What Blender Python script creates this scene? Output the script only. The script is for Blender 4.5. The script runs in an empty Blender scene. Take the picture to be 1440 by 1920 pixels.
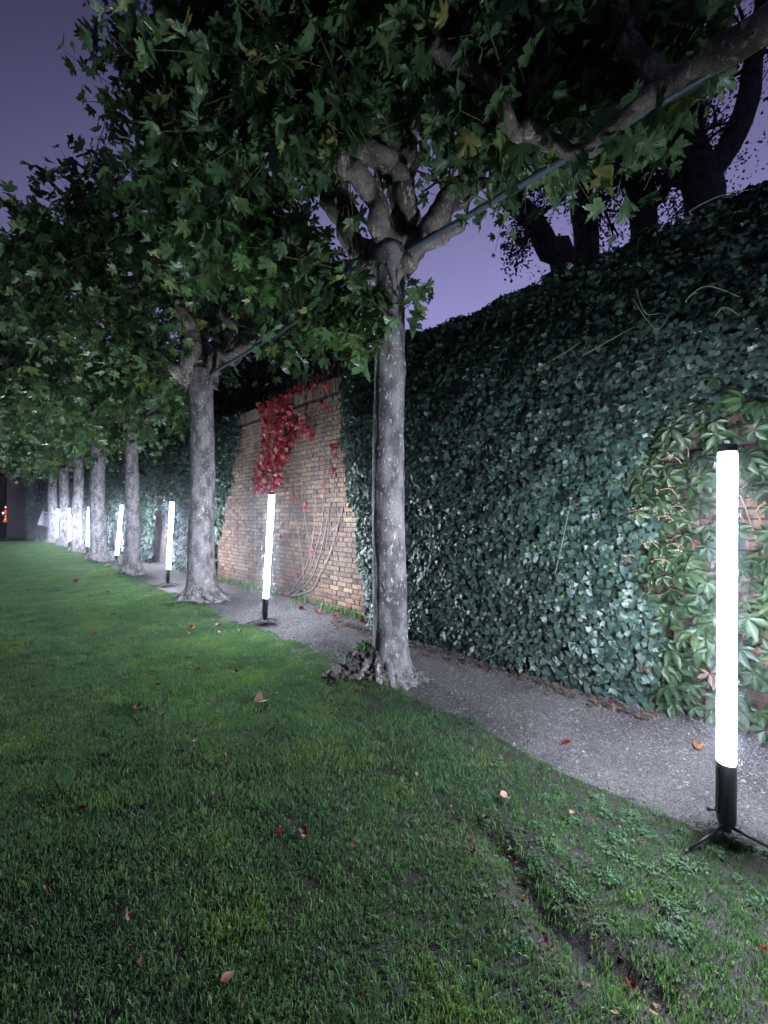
import bpy, math, random
import numpy as np
from mathutils import Vector, Matrix, Euler, noise

random.seed(7)
rng = np.random.default_rng(11)
scene = bpy.context.scene
C = scene.collection

# ------------------------------------------------------------------ camera
H = 1.45                      # eye height
YAW = math.radians(45.4)      # the wall runs along +Y, the lens looks half across at it
FPX = 740.0                   # focal length in photograph pixels (1440 x 1920), an ultra wide lens
HOR = 966.0
cam_d = bpy.data.cameras.new('camera')
cam = bpy.data.objects.new('camera', cam_d)
C.objects.link(cam)
cam.location = (0, 0, H)
cam.rotation_euler = (math.radians(90) + math.atan(6 / FPX), 0, -YAW)
cam_d.sensor_fit = 'VERTICAL'
cam_d.sensor_height = 36
cam_d.lens = 36 * FPX / 1920
cam_d.clip_start = 0.05
cam_d.clip_end = 2000
scene.camera = cam

# ------------------------------------------------------------------ sky, weak dusk light, exposure
SKY_TOP, SKY_MID, SKY_LOW = (0.030, 0.030, 0.080), (0.092, 0.088, 0.200), (0.28, 0.265, 0.53)
world = bpy.data.worlds.new('World')
scene.world = world
world.use_nodes = True
wn, wl = world.node_tree.nodes, world.node_tree.links
wn.clear()
w_out = wn.new('ShaderNodeOutputWorld')
w_bg = wn.new('ShaderNodeBackground')
w_tc = wn.new('ShaderNodeTexCoord')
w_sep = wn.new('ShaderNodeSeparateXYZ')
w_ramp = wn.new('ShaderNodeValToRGB')
cr = w_ramp.color_ramp
cr.elements[0].position = 0.0
cr.elements[0].color = (*SKY_LOW, 1)
cr.elements[1].position = 1.0
cr.elements[1].color = (*SKY_TOP, 1)
e = cr.elements.new(0.45); e.color = (0.24, 0.228, 0.47, 1)
e = cr.elements.new(0.75); e.color = (*SKY_MID, 1)
w_dot = wn.new('ShaderNodeVectorMath'); w_dot.operation = 'DOT_PRODUCT'
w_dot.inputs[1].default_value = (0.86, 0.50, 0.0)          # town glow low over the far side of the wall
w_map = wn.new('ShaderNodeMapRange')
w_map.inputs['From Min'].default_value = 0.30
w_map.inputs['From Max'].default_value = 0.95
w_map.inputs['To Min'].default_value = 0.30
w_map.inputs['To Max'].default_value = 1.3
w_mul = wn.new('ShaderNodeVectorMath'); w_mul.operation = 'SCALE'
w_sky = wn.new('ShaderNodeTexSky')
w_sky.sky_type = 'NISHITA'
w_sky.sun_disc = False
w_sky.sun_elevation = math.radians(-4)
w_sky.sun_rotation = math.radians(60)
w_add = wn.new('ShaderNodeMixRGB'); w_add.blend_type = 'ADD'; w_add.inputs[0].default_value = 0.03
w_bg.inputs['Strength'].default_value = 1.0
wl.new(w_tc.outputs['Generated'], w_sep.inputs[0])
wl.new(w_sep.outputs['Z'], w_ramp.inputs[0])
wl.new(w_tc.outputs['Generated'], w_dot.inputs[0])
wl.new(w_dot.outputs['Value'], w_map.inputs['Value'])
wl.new(w_ramp.outputs[0], w_mul.inputs[0])
wl.new(w_map.outputs[0], w_mul.inputs['Scale'])
wl.new(w_mul.outputs[0], w_add.inputs[1])
wl.new(w_sky.outputs[0], w_add.inputs[2])
wl.new(w_add.outputs[0], w_bg.inputs[0])
wl.new(w_bg.outputs[0], w_out.inputs[0])

sun_d = bpy.data.lights.new('sun', 'SUN')
sun_d.energy = 0.03
sun_d.angle = math.radians(20)
sun_d.color = (0.8, 0.8, 1.0)
sun = bpy.data.objects.new('sun', sun_d)
sun.rotation_euler = (math.radians(50), 0, math.radians(120))
C.objects.link(sun)

scene.view_settings.view_transform = 'Standard'
scene.view_settings.look = 'None'
scene.view_settings.exposure = 0.0
scene.view_settings.gamma = 1.0
scene.cycles.max_bounces = 4
scene.cycles.diffuse_bounces = 2
scene.cycles.glossy_bounces = 2
scene.cycles.transmission_bounces = 2
scene.cycles.transparent_max_bounces = 4
scene.cycles.caustics_reflective = False
scene.cycles.caustics_refractive = False
scene.cycles.sample_clamp_indirect = 3.0
scene.cycles.use_denoising = True
scene.cycles.use_adaptive_sampling = True
scene.cycles.adaptive_threshold = 0.04
scene.cycles.adaptive_min_samples = 16

LAMP_L = 420.0                                # radiance of a light tube
LAMP_COL = (0.75, 0.82, 1.0)

# ------------------------------------------------------------------ helpers
RX, RY = math.cos(YAW), -math.sin(YAW)
FX, FY = math.sin(YAW), math.cos(YAW)

def at(px, py, t):
    """Point at photograph pixel (px, py) and depth t metres, in the place's own coordinates."""
    u, v = (px - 720) / FPX, (HOR - py) / FPX
    return Vector((t * (FX + u * RX), t * (FY + u * RY), H + t * v))

def ground(px, py, z=0.0):
    return at(px, py, (H - z) * FPX / (py - HOR))

def on_wall(px, py, X):
    u = (px - 720) / FPX
    return at(px, py, X / (FX + u * RX))

def project(p):
    p = np.asarray(p, float)
    d = p[:, 0] * FX + p[:, 1] * FY
    r = p[:, 0] * RX + p[:, 1] * RY
    d2 = np.where(d > 0.05, d, 0.05)
    return 720 + FPX * r / d2, HOR - FPX * (p[:, 2] - H) / d2, d

def wob(x, y, s=1.0, k=0.0):
    """smooth cheap 2-d noise in about -1..1 (numpy)."""
    x = np.asarray(x) / s; y = np.asarray(y) / s
    return (np.sin(1.7 * x + 2.1 * y + k) + np.sin(2.9 * x - 1.3 * y + 1.3 + 2 * k)
            + np.sin(-0.9 * x + 3.7 * y + 4.1 + k) + 0.6 * np.sin(5.3 * x + 4.7 * y + 0.7 * k)) / 3.0

def sstep(a, b, x):
    t = np.clip((np.asarray(x, float) - a) / (b - a), 0, 1)
    return t * t * (3 - 2 * t)

def raw_mesh(name, V, F, mat=None, smooth=False):
    """V (n,3) array, F list of faces or an (m,3)/(m,4) int array."""
    me = bpy.data.meshes.new(name)
    V = np.ascontiguousarray(V, dtype=np.float32)
    if isinstance(F, np.ndarray):
        m, k = F.shape
        me.vertices.add(len(V)); me.vertices.foreach_set('co', V.ravel())
        me.loops.add(m * k); me.loops.foreach_set('vertex_index', np.ascontiguousarray(F, dtype=np.int32).ravel())
        me.polygons.add(m)
        me.polygons.foreach_set('loop_start', np.arange(0, m * k, k, dtype=np.int32))
        me.update(calc_edges=True)
    else:
        me.from_pydata([tuple(v) for v in V], [], F)
        me.update()
    if smooth:
        me.polygons.foreach_set('use_smooth', np.ones(len(me.polygons), dtype=bool))
    if mat: me.materials.append(mat)
    return me

def wloc(o):
    v = Vector((0, 0, 0))
    while o is not None:
        v += o.location; o = o.parent
    return v

def obj(name, V, F, mat, parent=None, smooth=False):
    """mesh object from world-space vertices; parents only translate."""
    V = np.asarray(V, dtype=np.float64)
    if parent is not None: V = V - np.array(wloc(parent))
    o = bpy.data.objects.new(name, raw_mesh(name, V, F, mat, smooth))
    C.objects.link(o)
    if parent is not None: o.parent = parent
    return o

def tag(o, label=None, cat=None, group=None, kind=None):
    if label: o['label'] = label
    if cat: o['category'] = cat
    if group: o['group'] = group
    if kind: o['kind'] = kind
    return o

def thing(name, loc, label, cat, group=None):
    o = bpy.data.objects.new(name, None)
    o.empty_display_size = 0.1
    C.objects.link(o); o.location = loc
    return tag(o, label, cat, group)

def set_rnd(me, vals):
    a = me.attributes.new('rnd', 'FLOAT', 'POINT')
    a.data.foreach_set('value', np.ascontiguousarray(vals, dtype=np.float32))

def catmull(P, R, n):
    P = [Vector(p) for p in P]
    out, rr = [], []
    m = len(P)
    for i in range(m - 1):
        p0, p1, p2, p3 = P[max(i - 1, 0)], P[i], P[i + 1], P[min(i + 2, m - 1)]
        for j in range(n):
            t = j / n
            out.append(0.5 * ((2 * p1) + (p2 - p0) * t + (2 * p0 - 5 * p1 + 4 * p2 - p3) * t * t + (3 * p1 - p0 - 3 * p2 + p3) * t ** 3))
            rr.append(R[i] + (R[i + 1] - R[i]) * (t * t * (3 - 2 * t)))
    out.append(P[-1]); rr.append(R[-1])
    return out, rr

def tube(P, R, sides=8, sub=0, rough=0.0, nscale=6.0, cap=True, off=0):
    """returns (verts, faces) of a tapering tube through P."""
    if sub: P, R = catmull(P, R, sub)
    P = [Vector(p) for p in P]
    V, F = [], []
    prev = None
    n = len(P)
    for i, p in enumerate(P):
        d = (P[min(i + 1, n - 1)] - P[max(i - 1, 0)])
        d = d.normalized() if d.length > 1e-9 else Vector((0, 0, 1))
        if prev is None:
            a = Vector((1, 0, 0)) if abs(d.x) < 0.8 else Vector((0, 1, 0))
            s = d.cross(a).normalized()
        else:
            s = (prev - d * prev.dot(d)).normalized()
        prev = s
        b = d.cross(s)
        for k in range(sides):
            an = 2 * math.pi * k / sides
            o = s * math.cos(an) + b * math.sin(an)
            r = R[i]
            if rough:
                q = p + o * r
                r = r * (1 + rough * noise.noise(q * nscale) + 0.5 * rough * noise.noise(q * nscale * 2.7))
            V.append(p + o * r)
    for i in range(n - 1):
        for k in range(sides):
            a, b2 = i * sides + k, i * sides + (k + 1) % sides
            F.append((off + a, off + b2, off + b2 + sides, off + a + sides))
    if cap:
        V.append(P[0]); V.append(P[-1])
        c0, c1 = len(V) - 2, len(V) - 1
        for k in range(sides):
            F.append((off + c0, off + (k + 1) % sides, off + k))
            F.append((off + c1, off + (n - 1) * sides + k, off + (n - 1) * sides + (k + 1) % sides))
    return V, F

class Acc:
    """collects shapes that make ONE part."""
    def __init__(self): self.V, self.F = [], []
    def tube(self, *a, **k):
        v, f = tube(*a, off=len(self.V), **k); self.V += v; self.F += f
    def box(self, c, s, rot=None):
        o = len(self.V)
        for x in (-1, 1):
            for y in (-1, 1):
                for z in (-1, 1):
                    q = Vector((x * s[0] / 2, y * s[1] / 2, z * s[2] / 2))
                    if rot: q = rot @ q
                    self.V.append(Vector(c) + q)
        for f in ((0, 1, 3, 2), (4, 6, 7, 5), (0, 4, 5, 1), (2, 3, 7, 6), (0, 2, 6, 4), (1, 5, 7, 3)):
            self.F.append(tuple(o + i for i in f))
    def build(self, name, mat, parent=None, smooth=False):
        return obj(name, [tuple(v) for v in self.V], self.F, mat, parent, smooth)

def norm(a):
    return a / np.maximum(np.linalg.norm(a, axis=-1, keepdims=True), 1e-9)

def leaf_frames(tip, nrm_):
    t = norm(tip)
    n = nrm_ - (nrm_ * t).sum(-1, keepdims=True) * t
    n = norm(n)
    s = np.cross(t, n)
    return s, t, n

def leaf_batch(name, shapes, pos, tip, nrm_, scale, mat, parent=None, rnd=None, smooth=True):
    """ONE mesh of many leaves; shapes is a list of (V, F) variants."""
    N = len(pos)
    s, t, n = leaf_frames(tip, nrm_)
    pick = rng.integers(0, len(shapes), N)
    if rnd is None: rnd = rng.random(N)
    VV, FF, RR, o = [], [], [], 0
    for i, (bv, bf) in enumerate(shapes):
        m = np.nonzero(pick == i)[0]
        if not len(m): continue
        B = bv[None] * scale[m, None, None]
        W = pos[m, None] + B[..., 0:1] * s[m, None] + B[..., 1:2] * t[m, None] + B[..., 2:3] * n[m, None]
        k = len(bv)
        VV.append(W.reshape(-1, 3))
        FF.append((bf[None] + (np.arange(len(m)) * k)[:, None, None]).reshape(-1, 3) + o)
        RR.append(np.repeat(rnd[m], k))
        o += len(m) * k
    ob = obj(name, np.concatenate(VV), np.concatenate(FF), mat, parent, smooth)
    set_rnd(ob.data, np.concatenate(RR))
    return ob

def leaf_objects(name, meshes, pos, tip, nrm_, scale, parent, label=None):
    s, t, n = leaf_frames(tip, nrm_)
    base = np.array(wloc(parent))
    for i in range(len(pos)):
        o = bpy.data.objects.new(name, meshes[i % len(meshes)])
        k = float(scale[i])
        p = pos[i] - base
        o.matrix_basis = Matrix(((s[i, 0] * k, t[i, 0] * k, n[i, 0] * k, p[0]),
                                 (s[i, 1] * k, t[i, 1] * k, n[i, 1] * k, p[1]),
                                 (s[i, 2] * k, t[i, 2] * k, n[i, 2] * k, p[2]), (0, 0, 0, 1)))
        o.parent = parent
        C.objects.link(o)

def fan_shape(outline, centre, bend):
    """leaf blade: fan round a centre, then bent by bend(x, y) -> z."""
    V = [centre] + outline
    V = np.array([(x, y, bend(x, y)) for x, y in V], float)
    k = len(outline)
    F = np.array([(0, 1 + i, 1 + (i + 1) % k) for i in range(k)], int)
    return V, F

def scatter(name, pts, rot, scl, idx, sources, kind='stuff'):
    """geometry-nodes instances for uncountable stuff."""
    me = bpy.data.meshes.new(name)
    me.vertices.add(len(pts)); me.vertices.foreach_set('co', np.ascontiguousarray(pts, dtype=np.float32).ravel())
    a = me.attributes.new('rot', 'FLOAT_VECTOR', 'POINT'); a.data.foreach_set('vector', np.ascontiguousarray(rot, dtype=np.float32).ravel())
    a = me.attributes.new('scl', 'FLOAT', 'POINT'); a.data.foreach_set('value', np.ascontiguousarray(scl, dtype=np.float32))
    a = me.attributes.new('idx', 'INT', 'POINT'); a.data.foreach_set('value', np.ascontiguousarray(idx, dtype=np.int32))
    o = bpy.data.objects.new(name, me); C.objects.link(o)
    ng = bpy.data.node_groups.new(name + '_scatter', 'GeometryNodeTree')
    ng.interface.new_socket('Geometry', in_out='INPUT', socket_type='NodeSocketGeometry')
    ng.interface.new_socket('Geometry', in_out='OUTPUT', socket_type='NodeSocketGeometry')
    N, L = ng.nodes, ng.links
    gi, go = N.new('NodeGroupInput'), N.new('NodeGroupOutput')
    join = N.new('GeometryNodeJoinGeometry')
    for sme in reversed(sources):          # a join lists its newest link first
        so = bpy.data.objects.new(sme.name, sme)
        oi = N.new('GeometryNodeObjectInfo'); oi.inputs['Object'].default_value = so
        oi.inputs['As Instance'].default_value = True
        L.new(oi.outputs['Geometry'], join.inputs[0])
    iop = N.new('GeometryNodeInstanceOnPoints')
    iop.inputs['Pick Instance'].default_value = True
    def attr(nm, typ):
        n = N.new('GeometryNodeInputNamedAttribute'); n.data_type = typ; n.inputs['Name'].default_value = nm
        return n.outputs['Attribute']
    L.new(gi.outputs[0], iop.inputs['Points'])
    L.new(join.outputs[0], iop.inputs['Instance'])
    L.new(attr('idx', 'INT'), iop.inputs['Instance Index'])
    L.new(attr('rot', 'FLOAT_VECTOR'), iop.inputs['Rotation'])
    L.new(attr('scl', 'FLOAT'), iop.inputs['Scale'])
    L.new(iop.outputs[0], go.inputs[0])
    md = o.modifiers.new('scatter', 'NODES'); md.node_group = ng
    if kind: o['kind'] = kind
    return o

# ------------------------------------------------------------------ materials
def mat_new(name):
    m = bpy.data.materials.new(name); m.use_nodes = True
    n, l = m.node_tree.nodes, m.node_tree.links
    n.clear()
    out = n.new('ShaderNodeOutputMaterial'); b = n.new('ShaderNodeBsdfPrincipled')
    l.new(b.outputs[0], out.inputs[0])
    return m, n, l, b, out

def ramp(n, stops):
    r = n.new('ShaderNodeValToRGB'); c = r.color_ramp
    c.elements[0].position, c.elements[0].color = stops[0][0], (*stops[0][1], 1)
    c.elements[1].position, c.elements[1].color = stops[-1][0], (*stops[-1][1], 1)
    for p, col in stops[1:-1]:
        e = c.elements.new(p); e.color = (*col, 1)
    return r

def plain(name, col, rough=0.6, metal=0.0, bump=0.0, bscale=60):
    m, n, l, b, out = mat_new(name)
    tex = n.new('ShaderNodeTexNoise'); tex.inputs['Scale'].default_value = bscale; tex.inputs['Detail'].default_value = 4
    g = n.new('ShaderNodeNewGeometry'); l.new(g.outputs['Position'], tex.inputs['Vector'])
    r = ramp(n, [(0.3, tuple(c * 0.8 for c in col)), (0.7, tuple(min(1, c * 1.2) for c in col))])
    l.new(tex.outputs['Fac'], r.inputs[0]); l.new(r.outputs[0], b.inputs['Base Color'])
    b.inputs['Roughness'].default_value = rough; b.inputs['Metallic'].default_value = metal
    if bump:
        bp = n.new('ShaderNodeBump'); bp.inputs['Strength'].default_value = bump; bp.inputs['Distance'].default_value = 0.01
        l.new(tex.outputs['Fac'], bp.inputs['Height']); l.new(bp.outputs[0], b.inputs['Normal'])
    return m

def leaf_mat(name, stops, rough=0.4, spec=0.5, transl=0.25, tcol=None, under=1.0):
    m, n, l, b, out = mat_new(name)
    a = n.new('ShaderNodeAttribute'); a.attribute_name = 'rnd'
    oi = n.new('ShaderNodeObjectInfo')
    add = n.new('ShaderNodeMath'); add.operation = 'ADD'
    l.new(a.outputs['Fac'], add.inputs[0]); l.new(oi.outputs['Random'], add.inputs[1])
    fr = n.new('ShaderNodeMath'); fr.operation = 'FRACT'; l.new(add.outputs[0], fr.inputs[0])
    r = ramp(n, stops); l.new(fr.outputs[0], r.inputs[0])
    g = n.new('ShaderNodeNewGeometry')
    tex = n.new('ShaderNodeTexNoise'); tex.inputs['Scale'].default_value = 28; tex.inputs['Detail'].default_value = 3
    l.new(g.outputs['Position'], tex.inputs['Vector'])
    mp = n.new('ShaderNodeMapRange'); mp.inputs['From Min'].default_value = 0.3; mp.inputs['From Max'].default_value = 0.7
    mp.inputs['To Min'].default_value = 0.72; mp.inputs['To Max'].default_value = 1.28
    l.new(tex.outputs['Fac'], mp.inputs['Value'])
    mx = n.new('ShaderNodeVectorMath'); mx.operation = 'SCALE'
    l.new(r.outputs[0], mx.inputs[0]); l.new(mp.outputs[0], mx.inputs['Scale'])
    l.new(mx.outputs[0], b.inputs['Base Color'])
    b.inputs['Roughness'].default_value = rough
    b.inputs['Specular IOR Level'].default_value = spec
    if under != 1.0:            # paler leaf underside
        um = n.new('ShaderNodeMapRange'); um.inputs['To Min'].default_value = 1.0; um.inputs['To Max'].default_value = under
        l.new(g.outputs['Backfacing'], um.inputs['Value'])
        us = n.new('ShaderNodeVectorMath'); us.operation = 'SCALE'
        l.new(mx.outputs[0], us.inputs[0]); l.new(um.outputs[0], us.inputs['Scale']); l.new(us.outputs[0], b.inputs['Base Color'])
    bp = n.new('ShaderNodeBump'); bp.inputs['Strength'].default_value = 0.25; bp.inputs['Distance'].default_value = 0.006
    l.new(tex.outputs['Fac'], bp.inputs['Height']); l.new(bp.outputs[0], b.inputs['Normal'])
    if transl:
        t = n.new('ShaderNodeBsdfTranslucent')
        tm = n.new('ShaderNodeVectorMath'); tm.operation = 'MULTIPLY'
        tm.inputs[1].default_value = tcol or (1.3, 1.5, 0.7)
        l.new(mx.outputs[0], tm.inputs[0]); l.new(tm.outputs[0], t.inputs['Color'])
        ms = n.new('ShaderNodeMixShader'); ms.inputs[0].default_value = transl
        l.new(b.outputs[0], ms.inputs[1]); l.new(t.outputs[0], ms.inputs[2]); l.new(ms.outputs[0], out.inputs[0])
    return m

def bark_mat(name, dark, mid, light, fleck=0.62, scale=1.0, bump=0.5):
    m, n, l, b, out = mat_new(name)
    g = n.new('ShaderNodeNewGeometry')
    mp = n.new('ShaderNodeMapping'); mp.inputs['Scale'].default_value = (1, 1, 0.55)
    l.new(g.outputs['Position'], mp.inputs['Vector'])
    n1 = n.new('ShaderNodeTexNoise'); n1.inputs['Scale'].default_value = 9 * scale; n1.inputs['Detail'].default_value = 6
    n2 = n.new('ShaderNodeTexNoise'); n2.inputs['Scale'].default_value = 38 * scale; n2.inputs['Detail'].default_value = 3
    n3 = n.new('ShaderNodeTexNoise'); n3.inputs['Scale'].default_value = 110 * scale; n3.inputs['Detail'].default_value = 4
    for q in (n1, n2, n3): l.new(mp.outputs[0], q.inputs['Vector'])
    r1 = ramp(n, [(0.38, dark), (0.60, mid)]); l.new(n1.outputs['Fac'], r1.inputs[0])
    r2 = ramp(n, [(fleck - 0.02, (0, 0, 0)), (fleck + 0.035, (1, 1, 1))]); l.new(n2.outputs['Fac'], r2.inputs[0])
    n4 = n.new('ShaderNodeTexNoise'); n4.inputs['Scale'].default_value = 2.6 * scale; n4.inputs['Detail'].default_value = 2; l.new(g.outputs['Position'], n4.inputs['Vector'])
    r4 = ramp(n, [(0.36, (0.15, 0.15, 0.15)), (0.52, (1, 1, 1))]); l.new(n4.outputs['Fac'], r4.inputs[0])
    fm = n.new('ShaderNodeMath'); fm.operation = 'MULTIPLY'; l.new(r2.outputs[0], fm.inputs[0]); l.new(r4.outputs[0], fm.inputs[1])
    mx = n.new('ShaderNodeMixRGB'); l.new(fm.outputs[0], mx.inputs[0]); l.new(r1.outputs[0], mx.inputs[1])
    mx.inputs[2].default_value = (*light, 1)
    r3 = ramp(n, [(0.3, (0.62, 0.62, 0.62)), (0.65, (1.1, 1.1, 1.1))]); l.new(n3.outputs['Fac'], r3.inputs[0])
    mu = n.new('ShaderNodeMixRGB'); mu.blend_type = 'MULTIPLY'; mu.inputs[0].default_value = 1
    l.new(mx.outputs[0], mu.inputs[1]); l.new(r3.outputs[0], mu.inputs[2])
    l.new(mu.outputs[0], b.inputs['Base Color'])
    b.inputs['Roughness'].default_value = 0.85
    ad = n.new('ShaderNodeMath'); ad.operation = 'ADD'
    l.new(n3.outputs['Fac'], ad.inputs[0])
    sb = n.new('ShaderNodeMath'); sb.operation = 'MULTIPLY'; sb.inputs[1].default_value = -0.8
    l.new(r2.outputs[0], sb.inputs[0]); l.new(sb.outputs[0], ad.inputs[1])
    bp = n.new('ShaderNodeBump'); bp.inputs['Strength'].default_value = bump; bp.inputs['Distance'].default_value = 0.012
    l.new(ad.outputs[0], bp.inputs['Height']); l.new(bp.outputs[0], b.inputs['Normal'])
    return m

M = {}
M['bark'] = bark_mat('plane_bark', (0.10, 0.09, 0.092), (0.31, 0.29, 0.285), (0.60, 0.58, 0.55), fleck=0.605, bump=0.8)
M['limb'] = bark_mat('plane_limb_bark', (0.10, 0.085, 0.07), (0.29, 0.255, 0.215), (0.46, 0.42, 0.37), fleck=0.58, scale=0.8, bump=0.8)
M['root'] = bark_mat('root_bark', (0.05, 0.042, 0.036), (0.19, 0.165, 0.14), (0.25, 0.22, 0.18), fleck=0.66, bump=1.0)
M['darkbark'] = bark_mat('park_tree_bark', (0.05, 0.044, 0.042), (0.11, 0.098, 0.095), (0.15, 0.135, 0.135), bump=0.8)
M['vine'] = plain('vine_stem', (0.15, 0.125, 0.115), 0.85, bump=0.4)
M['twig'] = plain('twig_bark', (0.085, 0.075, 0.04), 0.7)
M['plane'] = leaf_mat('plane_leaf', [(0.0, (0.038, 0.080, 0.036)), (0.45, (0.062, 0.126, 0.055)), (0.84, (0.094, 0.168, 0.070)), (0.96, (0.135, 0.185, 0.06)), (1.0, (0.20, 0.19, 0.06))], 0.36, 0.55, 0.30, None, 1.55)
M['ivy'] = leaf_mat('ivy_leaf', [(0.0, (0.022, 0.042, 0.034)), (0.6, (0.032, 0.060, 0.046)), (0.97, (0.044, 0.078, 0.052)), (1.0, (0.075, 0.115, 0.05))], 0.42, 0.42, 0.08)
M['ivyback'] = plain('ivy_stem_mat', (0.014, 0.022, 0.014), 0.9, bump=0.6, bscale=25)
M['creeper'] = leaf_mat('creeper_leaf', [(0.0, (0.015, 0.034, 0.013)), (0.6, (0.026, 0.055, 0.019)), (0.965, (0.042, 0.070, 0.026)), (0.985, (0.10, 0.06, 0.04)), (1.0, (0.14, 0.06, 0.045))], 0.45, 0.4, 0.22)
M['red'] = leaf_mat('red_creeper_leaf', [(0.0, (0.09, 0.010, 0.016)), (0.5, (0.22, 0.016, 0.026)), (0.86, (0.30, 0.032, 0.036)), (0.97, (0.32, 0.10, 0.06)), (1.0, (0.28, 0.20, 0.08))], 0.45, 0.4, 0.25, (1.3, 0.9, 0.8))
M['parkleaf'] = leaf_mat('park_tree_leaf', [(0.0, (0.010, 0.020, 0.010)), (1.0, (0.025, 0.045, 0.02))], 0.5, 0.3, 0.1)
M['grass'] = None
M['black'] = plain('black_plastic', (0.012, 0.012, 0.014), 0.42)
M['rail'] = plain('painted_steel', (0.13, 0.17, 0.21), 0.45, 0.3, bump=0.1)

def brick_mat():
    m, n, l, b, out = mat_new('old_brick')
    a = n.new('ShaderNodeAttribute'); a.attribute_name = 'rnd'
    oi = n.new('ShaderNodeObjectInfo')
    add = n.new('ShaderNodeMath'); add.operation = 'ADD'; l.new(a.outputs['Fac'], add.inputs[0]); l.new(oi.outputs['Random'], add.inputs[1])
    fr = n.new('ShaderNodeMath'); fr.operation = 'FRACT'; l.new(add.outputs[0], fr.inputs[0])
    r = ramp(n, [(0.0, (0.070, 0.048, 0.040)), (0.3, (0.120, 0.084, 0.062)), (0.55, (0.155, 0.115, 0.080)), (0.8, (0.140, 0.076, 0.052)), (0.92, (0.205, 0.160, 0.105)), (1.0, (0.07, 0.054, 0.052))])
    l.new(fr.outputs[0], r.inputs[0])
    g = n.new('ShaderNodeNewGeometry')
    t = n.new('ShaderNodeTexNoise'); t.inputs['Scale'].default_value = 30; t.inputs['Detail'].default_value = 6; l.new(g.outputs['Position'], t.inputs['Vector'])
    t2 = n.new('ShaderNodeTexNoise'); t2.inputs['Scale'].default_value = 1.7; t2.inputs['Detail'].default_value = 4; l.new(g.outputs['Position'], t2.inputs['Vector'])
    r2 = ramp(n, [(0.3, (0.45, 0.45, 0.47)), (0.7, (1.3, 1.26, 1.2))]); l.new(t.outputs['Fac'], r2.inputs[0])
    mu = n.new('ShaderNodeMixRGB'); mu.blend_type = 'MULTIPLY'; mu.inputs[0].default_value = 1
    l.new(r.outputs[0], mu.inputs[1]); l.new(r2.outputs[0], mu.inputs[2])
    # lichen and lime bloom in broad patches
    r3 = ramp(n, [(0.50, (0, 0, 0)), (0.70, (0.55, 0.55, 0.55))]); l.new(t2.outputs['Fac'], r3.inputs[0])
    mx = n.new('ShaderNodeMixRGB'); l.new(r3.outputs[0], mx.inputs[0]); l.new(mu.outputs[0], mx.inputs[1]); mx.inputs[2].default_value = (0.14, 0.125, 0.10, 1)
    t4 = n.new('ShaderNodeTexNoise'); t4.inputs['Scale'].default_value = 0.9; t4.inputs['Detail'].default_value = 6; l.new(g.outputs['Position'], t4.inputs['Vector'])
    r4 = ramp(n, [(0.36, (0.50, 0.48, 0.52)), (0.62, (1.15, 1.12, 1.05))]); l.new(t4.outputs['Fac'], r4.inputs[0])
    m4 = n.new('ShaderNodeMixRGB'); m4.blend_type = 'MULTIPLY'; m4.inputs[0].default_value = 1; l.new(mx.outputs[0], m4.inputs[1]); l.new(r4.outputs[0], m4.inputs[2])
    l.new(m4.outputs[0], b.inputs['Base Color']); b.inputs['Roughness'].default_value = 0.9
    bp = n.new('ShaderNodeBump'); bp.inputs['Strength'].default_value = 0.7; bp.inputs['Distance'].default_value = 0.01
    l.new(t.outputs['Fac'], bp.inputs['Height']); l.new(bp.outputs[0], b.inputs['Normal'])
    return m
M['brick'] = brick_mat()
M['mortar'] = plain('shaded_mortar', (0.035, 0.031, 0.028), 0.95, bump=0.6, bscale=80)  # mortar colour darkened to paint in the shadow of the recessed joints

def ground_mat(name, c0, c1, s1, fine, bump, c2=None):
    m, n, l, b, out = mat_new(name)
    g = n.new('ShaderNodeNewGeometry')
    t = n.new('ShaderNodeTexNoise'); t.inputs['Scale'].default_value = s1; t.inputs['Detail'].default_value = 5; l.new(g.outputs['Position'], t.inputs['Vector'])
    v = n.new('ShaderNodeTexVoronoi'); v.inputs['Scale'].default_value = fine; l.new(g.outputs['Position'], v.inputs['Vector'])
    r = ramp(n, [(0.32, c0), (0.68, c1)]); l.new(t.outputs['Fac'], r.inputs[0])
    sp = n.new('ShaderNodeSeparateColor'); l.new(v.outputs['Color'], sp.inputs[0])
    mr = n.new('ShaderNodeMapRange'); mr.inputs['To Min'].default_value = 0.5; mr.inputs['To Max'].default_value = 1.5
    l.new(sp.outputs[0], mr.inputs['Value'])
    mu = n.new('ShaderNodeVectorMath'); mu.operation = 'SCALE'; l.new(r.outputs[0], mu.inputs[0]); l.new(mr.outputs[0], mu.inputs['Scale'])
    l.new(mu.outputs[0], b.inputs['Base Color']); b.inputs['Roughness'].default_value = 0.85
    bp = n.new('ShaderNodeBump'); bp.inputs['Strength'].default_value = bump; bp.inputs['Distance'].default_value = 0.01; bp.invert = True
    l.new(v.outputs['Distance'], bp.inputs['Height']); l.new(bp.outputs[0], b.inputs['Normal'])
    return m
M['gravel'] = ground_mat('gravel', (0.058, 0.051, 0.050), (0.115, 0.103, 0.10), 2.2, 120, 1.0)
M['soil'] = ground_mat('lawn_soil', (0.010, 0.008, 0.006), (0.020, 0.016, 0.011), 7.0, 210, 0.4)
M['earth'] = ground_mat('earth', (0.04, 0.035, 0.028), (0.07, 0.06, 0.05), 3.0, 40, 0.6)

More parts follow.
